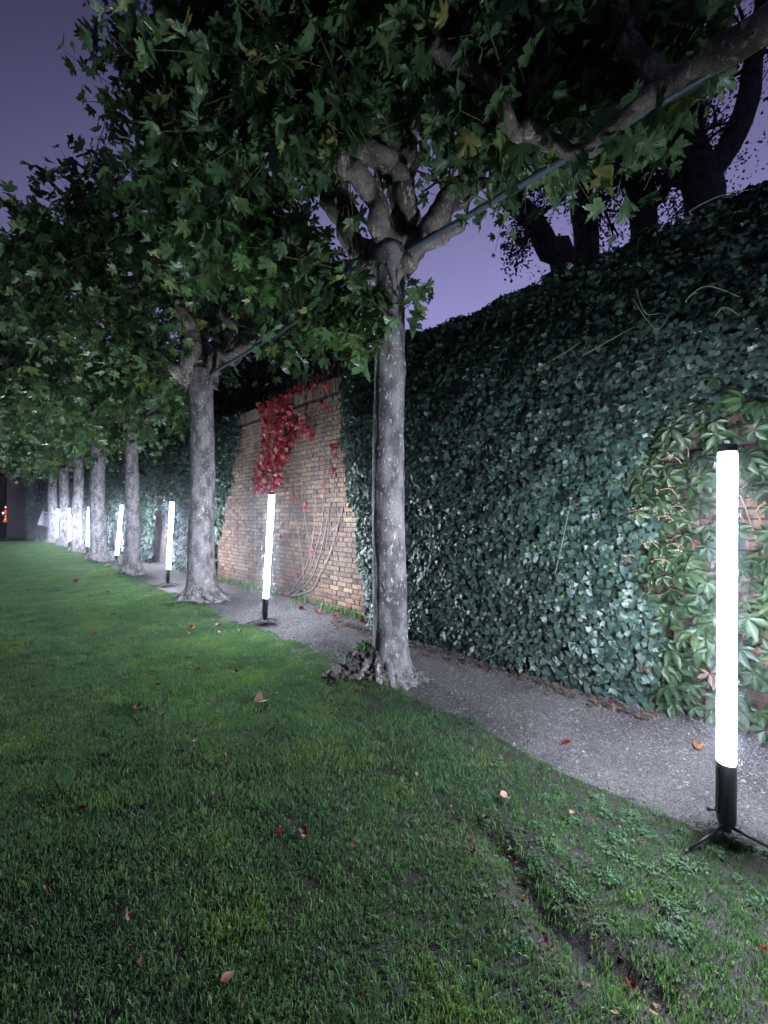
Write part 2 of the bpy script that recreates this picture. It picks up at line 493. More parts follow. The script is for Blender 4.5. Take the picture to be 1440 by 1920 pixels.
def grass_mat():
    m, n, l, b, out = mat_new('grass_blade')
    g = n.new('ShaderNodeNewGeometry')
    t = n.new('ShaderNodeTexNoise'); t.inputs['Scale'].default_value = 2.3; t.inputs['Detail'].default_value = 5; l.new(g.outputs['Position'], t.inputs['Vector'])
    a = n.new('ShaderNodeAttribute'); a.attribute_name = 'rnd'
    r = ramp(n, [(0.30, (0.068, 0.135, 0.082)), (0.52, (0.098, 0.182, 0.098)), (0.74, (0.150, 0.240, 0.085))]); l.new(t.outputs['Fac'], r.inputs[0])
    r2 = ramp(n, [(0.0, (0.6, 0.7, 0.6)), (0.55, (1.0, 1.0, 1.0)), (0.9, (1.35, 1.25, 1.0)), (1.0, (2.6, 1.9, 1.5))]); l.new(a.outputs['Fac'], r2.inputs[0])
    mu = n.new('ShaderNodeMixRGB'); mu.blend_type = 'MULTIPLY'; mu.inputs[0].default_value = 1
    l.new(r.outputs[0], mu.inputs[1]); l.new(r2.outputs[0], mu.inputs[2])
    l.new(mu.outputs[0], b.inputs['Base Color']); b.inputs['Roughness'].default_value = 0.45; b.inputs['Specular IOR Level'].default_value = 0.35
    tr = n.new('ShaderNodeBsdfTranslucent'); tm = n.new('ShaderNodeVectorMath'); tm.operation = 'MULTIPLY'; tm.inputs[1].default_value = (1.2, 1.4, 0.7)
    l.new(mu.outputs[0], tm.inputs[0]); l.new(tm.outputs[0], tr.inputs['Color'])
    ms = n.new('ShaderNodeMixShader'); ms.inputs[0].default_value = 0.4
    l.new(b.outputs[0], ms.inputs[1]); l.new(tr.outputs[0], ms.inputs[2]); l.new(ms.outputs[0], out.inputs[0])
    return m
M['grass'] = grass_mat()

# ------------------------------------------------------------------ layout
WALL_X, WALL_H, WALL_Y0, WALL_Y1 = 3.80, 3.58, -5.0, 31.0
TREES = [(2.55, -2.05, 0.17), (2.54, 2.45, 0.140), (2.66, 7.05, 0.205), (2.60, 11.35, 0.155), (2.52, 15.2, 0.21), (2.55, 19.2, 0.17), (2.62, 23.6, 0.19), (2.6, 27.6, 0.19)]
LAMPS = [(2.30, 0.156), (2.63, 4.83), (2.64, 8.80), (2.60, 13.1), (2.61, 17.5), (2.585, 21.5), (2.57, 25.6)]
LAWN_Y1 = 29.6

def lawn_edge(y):
    y = np.asarray(y, float)
    return 2.56 + 0.10 * wob(y, y * 0.3, 1.3) - 0.20 * np.exp(-((y - 0.6) / 0.9) ** 2)

def lawn_h(x, y):
    x = np.asarray(x, float); y = np.asarray(y, float)
    h = 0.012 + 0.018 * wob(x, y, 0.9, 0.4) + 0.010 * wob(x, y, 0.37, 2.0)
    for tx, ty, r in TREES:
        h = h + 0.09 * np.exp(-(((x - tx) / 0.5) ** 2 + ((y - ty) / 0.55) ** 2))
    # worn gully in the near turf
    gx = 1.50 + 0.22 * (y - 0.65) + 0.05 * np.sin(y * 9)
    gl = np.exp(-((x - gx) / 0.075) ** 2) * sstep(0.1, 0.35, y) * (1 - sstep(0.85, 1.15, y))
    h = h - 0.05 * gl
    e = lawn_edge(y) - x
    return h * sstep(-0.02, 0.25, e) - 0.03 * (1 - sstep(-0.02, 0.10, e))

def bare(x, y):
    x = np.asarray(x, float); y = np.asarray(y, float)
    gx = 1.50 + 0.22 * (y - 0.65) + 0.05 * np.sin(y * 9)
    g = 1.25 * np.exp(-((x - gx) / 0.095) ** 2) * (.25 + .75 * sstep(-.35, .25, wob(x, y, 0.085, 5.0))) * sstep(0.15, 0.4, y) * (1 - sstep(0.7, 1.05, y))
    g = g + 0.2 * np.exp(-(((x - 1.75) / 0.10) ** 2 + ((y - 0.72) / 0.10) ** 2))
    g = g + 0.4 * sstep(0.05, 0.5, wob(x, y, 0.10, 3.0)) * np.exp(-(((x - 1.75) / 0.40) ** 2 + ((y - 0.6) / 0.5) ** 2))
    for tx, ty, r in TREES:
        g = g + 1.0 * np.exp(-((np.hypot(x - tx, y - ty) - r) / 0.14) ** 2)
    return np.clip(g, 0, 1)

# ------------------------------------------------------------------ ground, path, lawn
def grid(x0, x1, nx, y0, y1, ny, zf):
    xs, ys = np.linspace(x0, x1, nx), np.linspace(y0, y1, ny)
    X, Y = np.meshgrid(xs, ys)
    V = np.stack([X, Y, zf(X, Y)], -1).reshape(-1, 3)
    i = np.arange(nx - 1)[None] + (np.arange(ny - 1) * nx)[:, None]
    F = np.stack([i, i + 1, i + nx + 1, i + nx], -1).reshape(-1, 4)
    return V, F

o = obj('ground', [(-600, -600, -0.06), (600, -600, -0.06), (600, 600, -0.06), (-600, 600, -0.06)], [(0, 1, 2, 3)], M['earth']); tag(o, kind='structure')
V, F = grid(2.0, 4.6, 60, -6, 40, 700, lambda x, y: 0.006 * wob(x, y, 0.5) + 0.004 * wob(x, y, 0.13, 1.0))
o = obj('gravel_path', V, F, M['gravel'], smooth=True); tag(o, kind='structure')
V, F = grid(-14, 2.0, 40, LAWN_Y1 - 0.3, 40, 30, lambda x, y: 0.006 * wob(x, y, 0.5) - 0.004)
o = obj('cross_path', V, F, M['gravel'], smooth=True); tag(o, kind='structure')
xs = np.concatenate([np.linspace(-14, -1, 30)[:-1], np.linspace(-1, 2.9, 130)])
ys = np.concatenate([np.linspace(-6, 5, 240)[:-1], np.linspace(5, LAWN_Y1, 260)])
X, Y = np.meshgrid(xs, ys)
Z = lawn_h(X, Y) * (1 - sstep(LAWN_Y1 - 0.25, LAWN_Y1, Y)) - 0.02 * sstep(LAWN_Y1 - 0.2, LAWN_Y1, Y)
V = np.stack([X, Y, Z], -1).reshape(-1, 3)
nx, ny = len(xs), len(ys)
i = np.arange(nx - 1)[None] + (np.arange(ny - 1) * nx)[:, None]
F = np.stack([i, i + 1, i + nx + 1, i + nx], -1).reshape(-1, 4)
o = obj('lawn', V, F, M['soil'], smooth=True); tag(o, kind='structure')

# grass tufts
def tuft(name, n, half, hmin, hmax, w):
    VV, FF, RR = [], [], []
    for i in range(n):
        x, y = rng.uniform(-half, half, 2)
        a = rng.uniform(0, 2 * math.pi); hh = rng.uniform(hmin, hmax); ww = w * rng.uniform(0.7, 1.3)
        lean = hh * rng.uniform(0.15, 1.0); la = rng.uniform(0, 2 * math.pi)
        dx, dy = math.cos(a) * ww / 2, math.sin(a) * ww / 2
        lx, ly = math.cos(la) * lean, math.sin(la) * lean
        o = len(VV)
        VV += [(x - dx, y - dy, -0.008), (x + dx, y + dy, -0.008), (x - dx * .8 + lx * .35, y - dy * .8 + ly * .35, hh * .6), (x + dx * .8 + lx * .35, y + dy * .8 + ly * .35, hh * .6), (x + lx, y + ly, hh * (1 - 0.25 * lean / hh))]
        FF += [(o, o + 1, o + 3), (o, o + 3, o + 2), (o + 2, o + 3, o + 4)]
        RR += [rng.random()] * 5
    me = raw_mesh(name, np.array(VV), np.array(FF), M['grass'], True)
    set_rnd(me, RR)
    return me
tufts = [tuft('grass_tuft', 400, 0.11, 0.010, 0.025, 0.0026) for _ in range(5)]
tufts += [tuft('grass_tuft', 280, 0.15, 0.014, 0.034, 0.0060) for _ in range(3)]
tufts += [tuft('grass_tuft', 60, 0.038, 0.009, 0.027, 0.0026) for _ in range(4)]
PT, ID, SC = [], [], []
def lawn_pts(x0, x1, y0, y1, dens, mini=False):
    st = 1 / math.sqrt(dens)
    x, y = np.meshgrid(np.arange(x0, x1, st), np.arange(y0, y1, st)); x, y = x.ravel(), y.ravel(); n = len(x)
    x, y = x + st * rng.uniform(-.6, .6, n), y + st * rng.uniform(-.6, .6, n)
    keep = (x < lawn_edge(y) - 0.05 + 0.06 * rng.standard_normal(n)) & (rng.random(n) > bare(x, y) * 1.05)
    keep &= (y < LAWN_Y1 - 0.2)
    near = (x > 0.95) & (x < 2.75) & (y > -0.3) & (y < 1.5)
    keep &= near if mini else ~near
    return x[keep], y[keep]
for (x0, x1, y0, y1, dens, far) in ((-3, 2.7, -2.5, 5.0, 100, 0), (-3, 2.7, 5.0, 12, 80, 0), (-3, 2.7, 12, LAWN_Y1, 55, 1), (-10, -3, 0, LAWN_Y1, 14, 1), (0.95, 2.75, -0.3, 1.5, 560, 2)):
    x, y = lawn_pts(x0, x1, y0, y1, dens, far == 2)
    PT.append(np.stack([x, y, lawn_h(x, y)], -1))
    ID.append(rng.integers((0, 5, 8)[far], (5, 8, 12)[far], len(x)))
    s = rng.uniform(0.75, 1.25, len(x))
    s *= 1 - 0.45 * sstep(-0.5, 0.0, x - lawn_edge(y) + 0.1 * rng.standard_normal(len(x)))
    SC.append(s)
PT = np.concatenate(PT); ID = np.concatenate(ID); SC = np.concatenate(SC)
ROT = np.stack([rng.normal(0, 0.06, len(PT)), rng.normal(0, 0.06, len(PT)), rng.uniform(0, 6.283, len(PT))], -1)
o = scatter('grass', PT, ROT, SC, ID, tufts)
tag(o, 'short green lawn grass with worn patches beside the gravel path', 'grass')

# low clover-like weeds in the worn turf at the path side
M['clover'] = leaf_mat('clover_leaf', [(0, (.040, .085, .042)), (.8, (.062, .12, .055)), (1, (.09, .15, .06))], .65, .2, .25)
def clover(name):
    VV, FF, RR = [], [], []
    for i in range(26):
        x, y = rng.normal(0, 0.05, 2); z = rng.uniform(0.012, 0.045); r = rng.uniform(0.006, 0.012)
        tx, ty = rng.normal(0, 0.35, 2)
        for k in range(3):
            a = k * 2.094 + rng.uniform(0, 6.28)
            cx, cy = x + math.cos(a) * r, y + math.sin(a) * r
            o = len(VV)
            VV.append((cx, cy, z + 0.003))
            for q in range(6):
                b = q * math.pi / 3
                px, py = cx + math.cos(b) * r, cy + math.sin(b) * r
                VV.append((px, py, z + (px - x) * tx + (py - y) * ty))
            FF += [(o, o + 1 + q, o + 1 + (q + 1) % 6) for q in range(6)]
            RR += [rng.random() * 0.8] * 7
    me = raw_mesh(name, np.array(VV), np.array(FF), M['clover'], True); set_rnd(me, RR)
    return me
cl = [clover('clover_tuft') for _ in range(4)]
n = 150
x = np.concatenate([rng.normal(1.95, 0.26, n // 2), rng.normal(1.72, 0.30, n // 4), rng.uniform(1.2, 2.4, n // 4)])
y = np.concatenate([rng.normal(0.45, 0.30, n // 2), rng.normal(0.75, 0.40, n // 4), rng.uniform(0.2, 2.0, n // 4)])
k = (x < lawn_edge(y) - 0.08) & (rng.random(len(x)) > 0.8 * bare(x, y)); x, y = x[k], y[k]
o = scatter('clover', np.stack([x, y, lawn_h(x, y)], -1), np.stack([0 * x, 0 * x, rng.uniform(0, 6.28, len(x))], -1), rng.uniform(0.25, 0.46, len(x)), rng.integers(0, 4, len(x)), cl)
tag(o, 'low round-leaved weeds among the near turf by the path edge', 'weeds')

# gravel stones
def stone(name, s):
    V = []; F = []
    import bmesh
    bm = bmesh.new(); bmesh.ops.create_icosphere(bm, subdivisions=1, radius=1)
    for v in bm.verts:
        v.co = Vector((v.co.x * rng.uniform(.7, 1.3), v.co.y * rng.uniform(.6, 1.1), v.co.z * .6)) * s
    me = bpy.data.meshes.new(name); bm.to_mesh(me); bm.free()
    me.materials.append(M['stone']); return me
def stone_mat():
    m, n, l, b, out = mat_new('gravel_stone')
    oi = n.new('ShaderNodeObjectInfo')
    g = n.new('ShaderNodeNewGeometry'); w = n.new('ShaderNodeTexWhiteNoise')
    sc = n.new('ShaderNodeVectorMath'); sc.operation = 'SCALE'; sc.inputs['Scale'].default_value = 45
    fl = n.new('ShaderNodeVectorMath'); fl.operation = 'FLOOR'
    l.new(g.outputs['Position'], sc.inputs[0]); l.new(sc.outputs[0], fl.inputs[0]); l.new(fl.outputs[0], w.inputs['Vector'])
    r = ramp(n, [(0.0, (0.05, 0.047, 0.047)), (0.5, (0.098, 0.088, 0.086)), (0.92, (0.145, 0.155, 0.15)), (1.0, (0.27, 0.26, 0.25))])
    l.new(w.outputs['Value'], r.inputs[0]); l.new(r.outputs[0], b.inputs['Base Color']); b.inputs['Roughness'].default_value = 0.6
    return m
M['stone'] = stone_mat()
stones = [stone('gravel_stone', 0.0046) for _ in range(4)]
x, y = rng.uniform(2.2, 3.75, 60000), rng.uniform(-1.2, 6.5, 60000)
k = (x > lawn_edge(y) - 0.10 + 0.05 * rng.standard_normal(len(x))); x, y = x[k], y[k]
z = 0.006 * wob(x, y, 0.5) + 0.004 * wob(x, y, 0.13, 1.0) + 0.001
s = np.exp(rng.normal(-0.15, 0.4, len(x)))
o = scatter('gravel', np.stack([x, y, z], -1), rng.uniform(0, 6.28, (len(x), 3)), s, rng.integers(0, 4, len(x)), stones)
tag(o, 'loose grey gravel stones strewn over the path', 'gravel')

# ------------------------------------------------------------------ brick wall
wall = Acc()
wall.box((WALL_X + 0.17, (WALL_Y0 + WALL_Y1) / 2, WALL_H / 2 - 0.03), (0.34, WALL_Y1 - WALL_Y0, WALL_H))
wall = wall.build('garden_wall', M['mortar'])
tag(wall, 'tall old brick garden wall running behind the row of trees, partly overgrown', 'wall')

def brick_mesh(name, L, Hh, D=0.05):
    """worn brick, front face at x = 0, centred in y and z, chamfered and a little uneven."""
    c = 0.006
    out = [(-L / 2, -Hh / 2), (L / 2, -Hh / 2), (L / 2, Hh / 2), (-L / 2, Hh / 2)]
    V, F = [], []
    for (y, z) in out: V.append((D, y, z))
    for (y, z) in out: V.append((c, y + rng.uniform(-.002, .002), z + rng.uniform(-.002, .002)))
    for (y, z) in out:
        V.append((rng.uniform(-.003, .002), y - math.copysign(c, y) + rng.uniform(-.003, .003), z - math.copysign(c, z) + rng.uniform(-.003, .003)))
    for a in (0, 4):
        for i in range(4):
            j = (i + 1) % 4
            F.append((a + i, a + j, a + 4 + j, a + 4 + i))
    F.append((8, 9, 10, 11))
    return raw_mesh(name, np.array(V), [tuple(reversed(f)) for f in F], M['brick'])
CH = 0.075
STRETCH = [brick_mesh('brick', 0.213, 0.064) for _ in range(4)]
HEAD = [brick_mesh('brick', 0.102, 0.064) for _ in range(4)]
SOLD = [brick_mesh('brick', 0.066, 0.213) for _ in range(3)]

def ivyA_lo(z): return np.where(np.asarray(z) > 2.08, -9.0, 0.62) + 0.10 * wob(z, z * 0.5, 0.35)
def ivyA_hi(z):
    z = np.asarray(z, float)
    return 4.02 + 0.62 * sstep(0, 3.4, z) + 0.10 * wob(z * 1.0, z * 0.2, 0.3, 1.7)
def ivyB_lo(z):
    z = np.asarray(z, float)
    return 9.15 - 1.15 * sstep(0.2, 3.4, z) + 0.12 * wob(z, z * 0.4, 0.33, 0.5)
def ivyB_mask(y, z):
    m = y > ivyB_lo(z)
    for (yc, hw, hh) in ((12.5, 1.0, 2.1), (17.9, 0.8, 2.0)):
        m &= ~(np.abs(y - yc) < hw * (1 - z / hh) + 0.08 * wob(y, z, 0.25))
    return m

bricks = []       # (kind, y, z)
def courses(y0, y1, z0, z1):
    nz0, nz1 = int(z0 / CH), int(z1 / CH)
    for r in range(nz0, nz1):
        z = r * CH + CH / 2
        y = math.floor(y0 / 0.3355) * 0.3355 + (0.168 if r % 2 else 0.0) + rng.uniform(-0.02, 0.02)
        while y < y1:
            if y > y0:
                bricks.append(('s', y + 0.1065, z))
                bricks.append(('h', y + 0.213 + 0.0105 + 0.051, z))
            y += 0.3355
courses(3.55, 9.7, 0.0, 3.36)
courses(-1.6, 1.05, 0.0, 2.55)
courses(11.2, 13.9, 0.0, 2.4)
courses(16.8, 19.0, 0.0, 2.2)
y = 3.9
while y < 9.3:
    bricks.append(('v', y, 3.36 + 0.1075)); y += 0.0765
rank = []
for i, (k, y, z) in enumerate(bricks):
    vis = (y < ivyA_lo(z) + 0.05) if y < 2 else (y > ivyA_hi(z) + 0.0 and (y < ivyB_lo(z) + 0.05))
    if y < 2: vis = (0.0 < y < 0.55) and (0.9 < z < 2.1)
    rank.append((0 if vis else 1, math.hypot(WALL_X, y), i))
rank.sort()
top = set(r[2] for r in rank[:300])
VV, FF, RR, o_ = [], [], [], 0
for i, (k, y, z) in enumerate(bricks):
    pool = {'s': STRETCH, 'h': HEAD, 'v': SOLD}[k]
    me = pool[int(rng.integers(len(pool)))]
    x = WALL_X - 0.014 + rng.normal(0, 0.003); rz = rng.normal(0, 0.006); rx = rng.normal(0, 0.008)
    if i in top:
        b = bpy.data.objects.new('brick', me)
        b.location = (x, y, z); b.rotation_euler = (rx, 0, rz); b.parent = wall
        C.objects.link(b)
    else:
        Rm = np.array(Euler((rx, 0, rz)).to_matrix())
        v = np.empty(len(me.vertices) * 3, np.float32); me.vertices.foreach_get('co', v)
        v = v.reshape(-1, 3) @ Rm.T + np.array((x, y, z))
        VV.append(v); FF += [tuple(o_ + q for q in p.vertices) for p in me.polygons]; RR += [rng.random()] * len(v); o_ += len(v)
bo = obj('brickwork', np.concatenate(VV), FF, M['brick'], wall); bo['kind'] = 'stuff'
set_rnd(bo.data, RR)

# ------------------------------------------------------------------ leaf shapes
def plane_leaf(fold, curl, wavy, jit=0.0):
    half = [(.05, .90), (.13, .83), (.10, .72), (.21, .68), (.15, .54), (.27, .57), (.37, .68), (.43, .65), (.62, .76), (.56, .60), (.64, .53), (.50, .43), (.37, .31), (.52, .30), (.68, .18), (.52, .08), (.42, -.05), (.24, .0), (.08, -.06)]
    r = [(x * (1 + jit * random.uniform(-1, 1)), y * (1 + jit * random.uniform(-1, 1))) for x, y in half]
    l = [(-x * (1 + jit * random.uniform(-1, 1)), y * (1 + jit * random.uniform(-1, 1))) for x, y in reversed(half)]
    out = [(0, 1.0)] + r + [(0, 0.0)] + l
    out = [(x, y) for x, y in out]
    out.reverse()
    return fan_shape(out, (0, .27), lambda x, y: fold * abs(x) - curl * y * y + wavy * math.sin(7 * x + 3) * math.sin(6 * y) - 0.12 * max(0, abs(x) - .35))
PLANE = [plane_leaf(0.30, 0.25, 0.07, .06), plane_leaf(0.10, 0.55, 0.10, .08), plane_leaf(0.55, 0.15, 0.06, .07), plane_leaf(-0.25, 0.45, 0.09, .08), plane_leaf(0.25, 0.75, 0.11, .07), plane_leaf(0.75, 0.4, 0.08, .08)]
def small_leaf():
    half = [(.17, .62), (.52, .74), (.36, .34), (.58, .12), (.2, .0)]
    out = [(0, 1.0)] + half + [(0, 0)] + [(-x, y) for x, y in reversed(half)]
    out.reverse()
    return fan_shape(out, (0, .3), lambda x, y: .2 * abs(x) - .25 * y * y)
PLANE_LO = [small_leaf()]
PLANE_ME = [raw_mesh('plane_leaf', v, f, M['plane'], True) for v, f in PLANE]

def ivy_shape(cup, jit):
    half = [(.16, .70), (.40, .52), (.34, .30), (.50, .08), (.28, -.10)]
    j = lambda a: a * (1 + jit * random.uniform(-1, 1))
    out = [(0, 1.0)] + [(j(x), j(y)) for x, y in half] + [(0, .02)] + [(-j(x), j(y)) for x, y in reversed(half)]
    out.reverse()
    return fan_shape(out, (0, .25), lambda x, y: -cup * (x * x + (y - .3) ** 2) + 0.1 * abs(x))
IVY = [ivy_shape(.5, .12), ivy_shape(.2, .18), ivy_shape(.9, .12), ivy_shape(-.2, .15)]
IVY_ME = [raw_mesh('ivy_leaf', v, f, M['ivy'], True) for v, f in IVY]
IVY_LO = [fan_shape([(0, 0), (-.45, .15), (-.3, .55), (0, 1), (.3, .55), (.45, .15)], (0, .3), lambda x, y: -.5 * (x * x + (y - .3) ** 2))]

def palmate(spread, droop):
    """five-leaflet creeper leaf."""
    V, F = [], []
    for k, (a, s) in enumerate(((0, 1.0), (52, .92), (-52, .92), (108, .68), (-108, .68))):
        a = math.radians(a * spread + random.uniform(-6, 6)); s *= random.uniform(.9, 1.1)
        out = [(0, .06), (-.09, .22), (-.185, .45), (-.20, .62), (-.11, .84), (0, 1.0), (.11, .84), (.20, .62), (.185, .45), (.09, .22)]
        v, f = fan_shape(out, (0, .5), lambda x, y: .55 * abs(x) - droop * y * y + .06)
        c, si = math.cos(a), math.sin(a)
        q = v * s
        q = np.stack([q[:, 0] * c + q[:, 1] * si, -q[:, 0] * si + q[:, 1] * c, q[:, 2]], -1)
        F.append(f + sum(len(w) for w in V)); V.append(q)
    return np.concatenate(V), np.concatenate(F)
PALM = [palmate(1.0, .35), palmate(.85, .55), palmate(1.1, .2)]
PALM_ME = [raw_mesh('creeper_leaf', v, f, M['creeper'], True) for v, f in PALM]
def tri_leaf(cup):
    half = [(.16, .80), (.30, .62), (.44, .56), (.46, .30), (.30, .02)]
    out = [(0, 1.0)] + half + [(0, .08)] + [(-x, y) for x, y in reversed(half)]
    out.reverse()
    return fan_shape(out, (0, .35), lambda x, y: .25 * abs(x) - cup * y * y)
REDL = [tri_leaf(.3), tri_leaf(.6), tri_leaf(.1)]
RED_ME = [raw_mesh('red_leaf', v, f, M['red'], True) for v, f in REDL]

def largest(pos, scale, n, margin=0):
    """indices of the n leaves that show largest in view."""
    px, py, d = project(pos)
    inside = (px > -margin) & (px < 1440 + margin) & (py > -margin) & (py < 1920 + margin) & (d > 0.3)
    key = np.where(inside, scale / np.maximum(d, .3), 0)
    return np.argsort(-key)[:n]

# ------------------------------------------------------------------ ivy on the wall
def ivy_surface(y, z, th):
    """front of the ivy for height z; past the wall top it rolls back over it."""
    y = np.asarray(y, float); z = np.asarray(z, float)
    b = 0.055 * wob(y, z, 0.42) + 0.03 * wob(y, z, 0.17, 2.2) + 0.06 * wob(y, z, 1.3, 1.0)
    t = (th + b) * (1 - 0.55 * sstep(2.6, 3.6, z)) * (0.75 + 0.25 * sstep(0, 0.25, z))
    over = np.maximum(z - (WALL_H + 0.02), 0)
    x = WALL_X - np.maximum(t, 0.02) + np.where(over > 0, over * 1.0, 0)
    zz = np.where(over > 0, WALL_H + 0.02 + 0.16 * np.sin(np.minimum(over, .8) / .8 * 2.6) + 0.06 * wob(y, over, 0.3) + 0.05 * wob(y, y, 0.9), z)
    return x, y, zz

def build_ivy(root, y0, y1, mask, thick, n, size, shapes, nobj, lo):
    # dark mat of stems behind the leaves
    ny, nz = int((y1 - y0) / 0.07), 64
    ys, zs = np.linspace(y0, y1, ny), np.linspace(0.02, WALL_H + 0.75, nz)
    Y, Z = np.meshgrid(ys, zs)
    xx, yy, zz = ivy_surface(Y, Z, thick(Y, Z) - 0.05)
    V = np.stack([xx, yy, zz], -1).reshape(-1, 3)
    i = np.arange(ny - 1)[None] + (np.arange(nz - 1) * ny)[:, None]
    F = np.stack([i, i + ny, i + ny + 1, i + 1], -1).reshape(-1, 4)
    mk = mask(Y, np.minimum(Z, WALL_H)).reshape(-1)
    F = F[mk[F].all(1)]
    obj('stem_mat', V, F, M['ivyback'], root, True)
    # leaves
    y = rng.uniform(y0, y1, n)
    if lo: y = y0 + (y1 - y0) * rng.random(n) ** 1.6
    z = rng.uniform(0.0, WALL_H + 0.55, n)
    k = mask(y, np.minimum(z, WALL_H)); y, z = y[k], z[k]
    th = thick(y, z)
    x, yy, zz = ivy_surface(y, z, th)
    e = 0.05
    x1, y1_, z1 = ivy_surface(y + e, z, thick(y + e, z)); x2, y2_, z2 = ivy_surface(y, z + e, thick(y, z + e))
    dy = np.stack([x1 - x, y1_ - yy, z1 - zz], -1); dz = np.stack([x2 - x, y2_ - yy, z2 - zz], -1)
    nr = norm(np.cross(dz, dy)); nr = np.where(nr[:, :1] > 0.5, -nr, nr)
    m = len(y)
    pos = np.stack([x, yy, zz], -1) + nr * (rng.random(m)[:, None] * 0.055 - 0.015)
    pos[:, 2] = np.maximum(pos[:, 2], 0.04)
    nl = norm(nr + np.array((0, 0, 0.45)) + rng.normal(0, 0.29, (m, 3)))
    tip = np.array((0, 0, -1.0)) + rng.normal(0, 0.50, (m, 3)) + nr * 0.25
    sc = size * np.clip(np.exp(rng.normal(0, 0.26, m)), .5, 1.55)
    if lo: sc = sc * (1 + 0.02 * (y - y0))
    top = largest(pos, sc, nobj) if nobj else np.array([], int)
    rest = np.setdiff1d(np.arange(m), top)
    if nobj: leaf_objects('leaf', IVY_ME, pos[top], tip[top], nl[top], sc[top], root)
    lb = leaf_batch('foliage', shapes, pos[rest], tip[rest], nl[rest], sc[rest], M['ivy'], root); lb['kind'] = 'stuff'
    return pos

def edge_th(d, w): return np.sqrt(np.clip(d / w, 0.02, 1))
ivyA = thing('ivy', (WALL_X - 0.2, 2.2, 0), 'thick dark green ivy blanketing the wall between the near tree and the nearest lamp', 'ivy')
thA = lambda y, z: 0.40 * edge_th(ivyA_hi(np.minimum(z, WALL_H)) - y, 0.5)
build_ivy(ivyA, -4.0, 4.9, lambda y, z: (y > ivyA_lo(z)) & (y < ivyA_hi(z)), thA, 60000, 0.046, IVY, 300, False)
ivyB = thing('ivy', (WALL_X - 0.2, 12, 0), 'dark ivy covering the far wall beyond the bare brick stretch', 'ivy')
thB = lambda y, z: 0.26 * edge_th(y - ivyB_lo(np.minimum(z, WALL_H)), 0.5)
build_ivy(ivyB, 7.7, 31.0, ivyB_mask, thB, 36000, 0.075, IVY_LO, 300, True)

# pale runners on the near ivy
RUN = plain('pale_runner', (0.11, 0.13, 0.07), 0.6)
for (a, b, c) in (((1195, 540), (1215, 590), (1240, 585)), ((1190, 560), (1235, 620), (1262, 580)), ((1090, 668), (1150, 640), (1190, 612)),
                  ((1040, 1080), (1060, 1010), (1072, 930)), ((1290, 560), (1330, 540), (1390, 555)), ((1010, 690), (1070, 660), (1090, 640)),
                  ((1300, 390), (1360, 370), (1420, 350)), ((1330, 620), (1360, 580), (1400, 600)), ((880, 1250), (930, 1225), (985, 1190))):
    P = [on_wall(*p, 3.36) for p in (a, b, c)]
    acc = Acc(); acc.tube([P[0] + Vector((0.06, 0, 0)), P[0], P[1] - Vector((0.05, 0, 0)), P[2]], [.004, .004, .003, .002], sides=5, sub=5)
    acc.build('runner', RUN, ivyA, True)

# ------------------------------------------------------------------ green creeper at the nearest lamp
creeper = thing('creeper', (3.5, 0.1, 0), 'bright green five-leaflet creeper on the wall behind the nearest lamp', 'creeper')
m = 1500
y = rng.uniform(-1.3, 0.85, m); z = rng.uniform(0.08, 2.42, m)
k = (y < 0.72 + 0.10 * wob(z, z * .3, .3, 1.0)) & (z < 2.34 - 0.12 * np.clip(y, 0, 1) + 0.12 * wob(y, y, .35))
# bare brick showing behind the lamp
px_, py_, _d = project(np.stack([0 * y + 3.55, y, z], -1))
gap = ((px_ - 1412) / 26) ** 2 + ((py_ - 980) / 62) ** 2
k &= gap > 1
y, z = y[k], z[k]; m = len(y)
thick = 0.30 + 0.10 * wob(y, z, .4, 3) + 0.06 * rng.standard_normal(m)
thick *= 1 - 0.6 * np.exp(-((gap[k] - 1) / 1.2))
pos = np.stack([WALL_X - np.clip(thick, .05, .5), y, z], -1)
nl = norm(np.array((-1.0, 0.05, 0.55)) + rng.normal(0, .33, (m, 3)))
tip = np.array((-.35, 0, -.8)) + rng.normal(0, .45, (m, 3))
sc = rng.uniform(.07, .13, m)
top = largest(pos, sc, 300); rest = np.setdiff1d(np.arange(m), top)
leaf_objects('leaf', PALM_ME, pos[top], tip[top], nl[top], sc[top], creeper)
lb = leaf_batch('foliage', PALM, pos[rest], tip[rest], nl[rest], sc[rest], M['creeper'], creeper); lb['kind'] = 'stuff'
CST = plain('creeper_stem', (0.26, 0.16, 0.11), 0.7)
for i in range(26):
    acc = Acc()
    yy = rng.uniform(-.9, .6); zz = rng.uniform(0.05, 1.6)
    P = [Vector((WALL_X - .03, yy, zz))]
    for q in range(4):
        P.append(P[-1] + Vector((rng.uniform(-.05, .02), rng.normal(0, .09), rng.uniform(.08, .25))))
        P[-1].x = min(max(P[-1].x, 3.5), 3.77)
    acc.tube(P, [.007, .006, .005, .004, .003], sides=5, sub=3)
    acc.build('stem', CST, creeper, True)
for i in range(10):      # stalks with berries at the outer edge
    p = on_wall(rng.uniform(1195, 1330), rng.uniform(800, 1060), 3.38); acc = Acc()
    acc.tube([p, p + Vector((-.05, .03, .04)), p + Vector((-.08, .09, .03))], [.003, .002, .0015], sides=4, sub=3)
    for q in range(9):
        c = p + Vector((rng.uniform(-.09, -.04), rng.uniform(.0, .10), rng.uniform(-.02, .06)))
        acc.tube([c, c + Vector((0, .004, .008))], [.0045, .003], sides=5)
    bc_ = acc.build('berry_stalk', CST, creeper, True); bc_['kind'] = 'stuff'

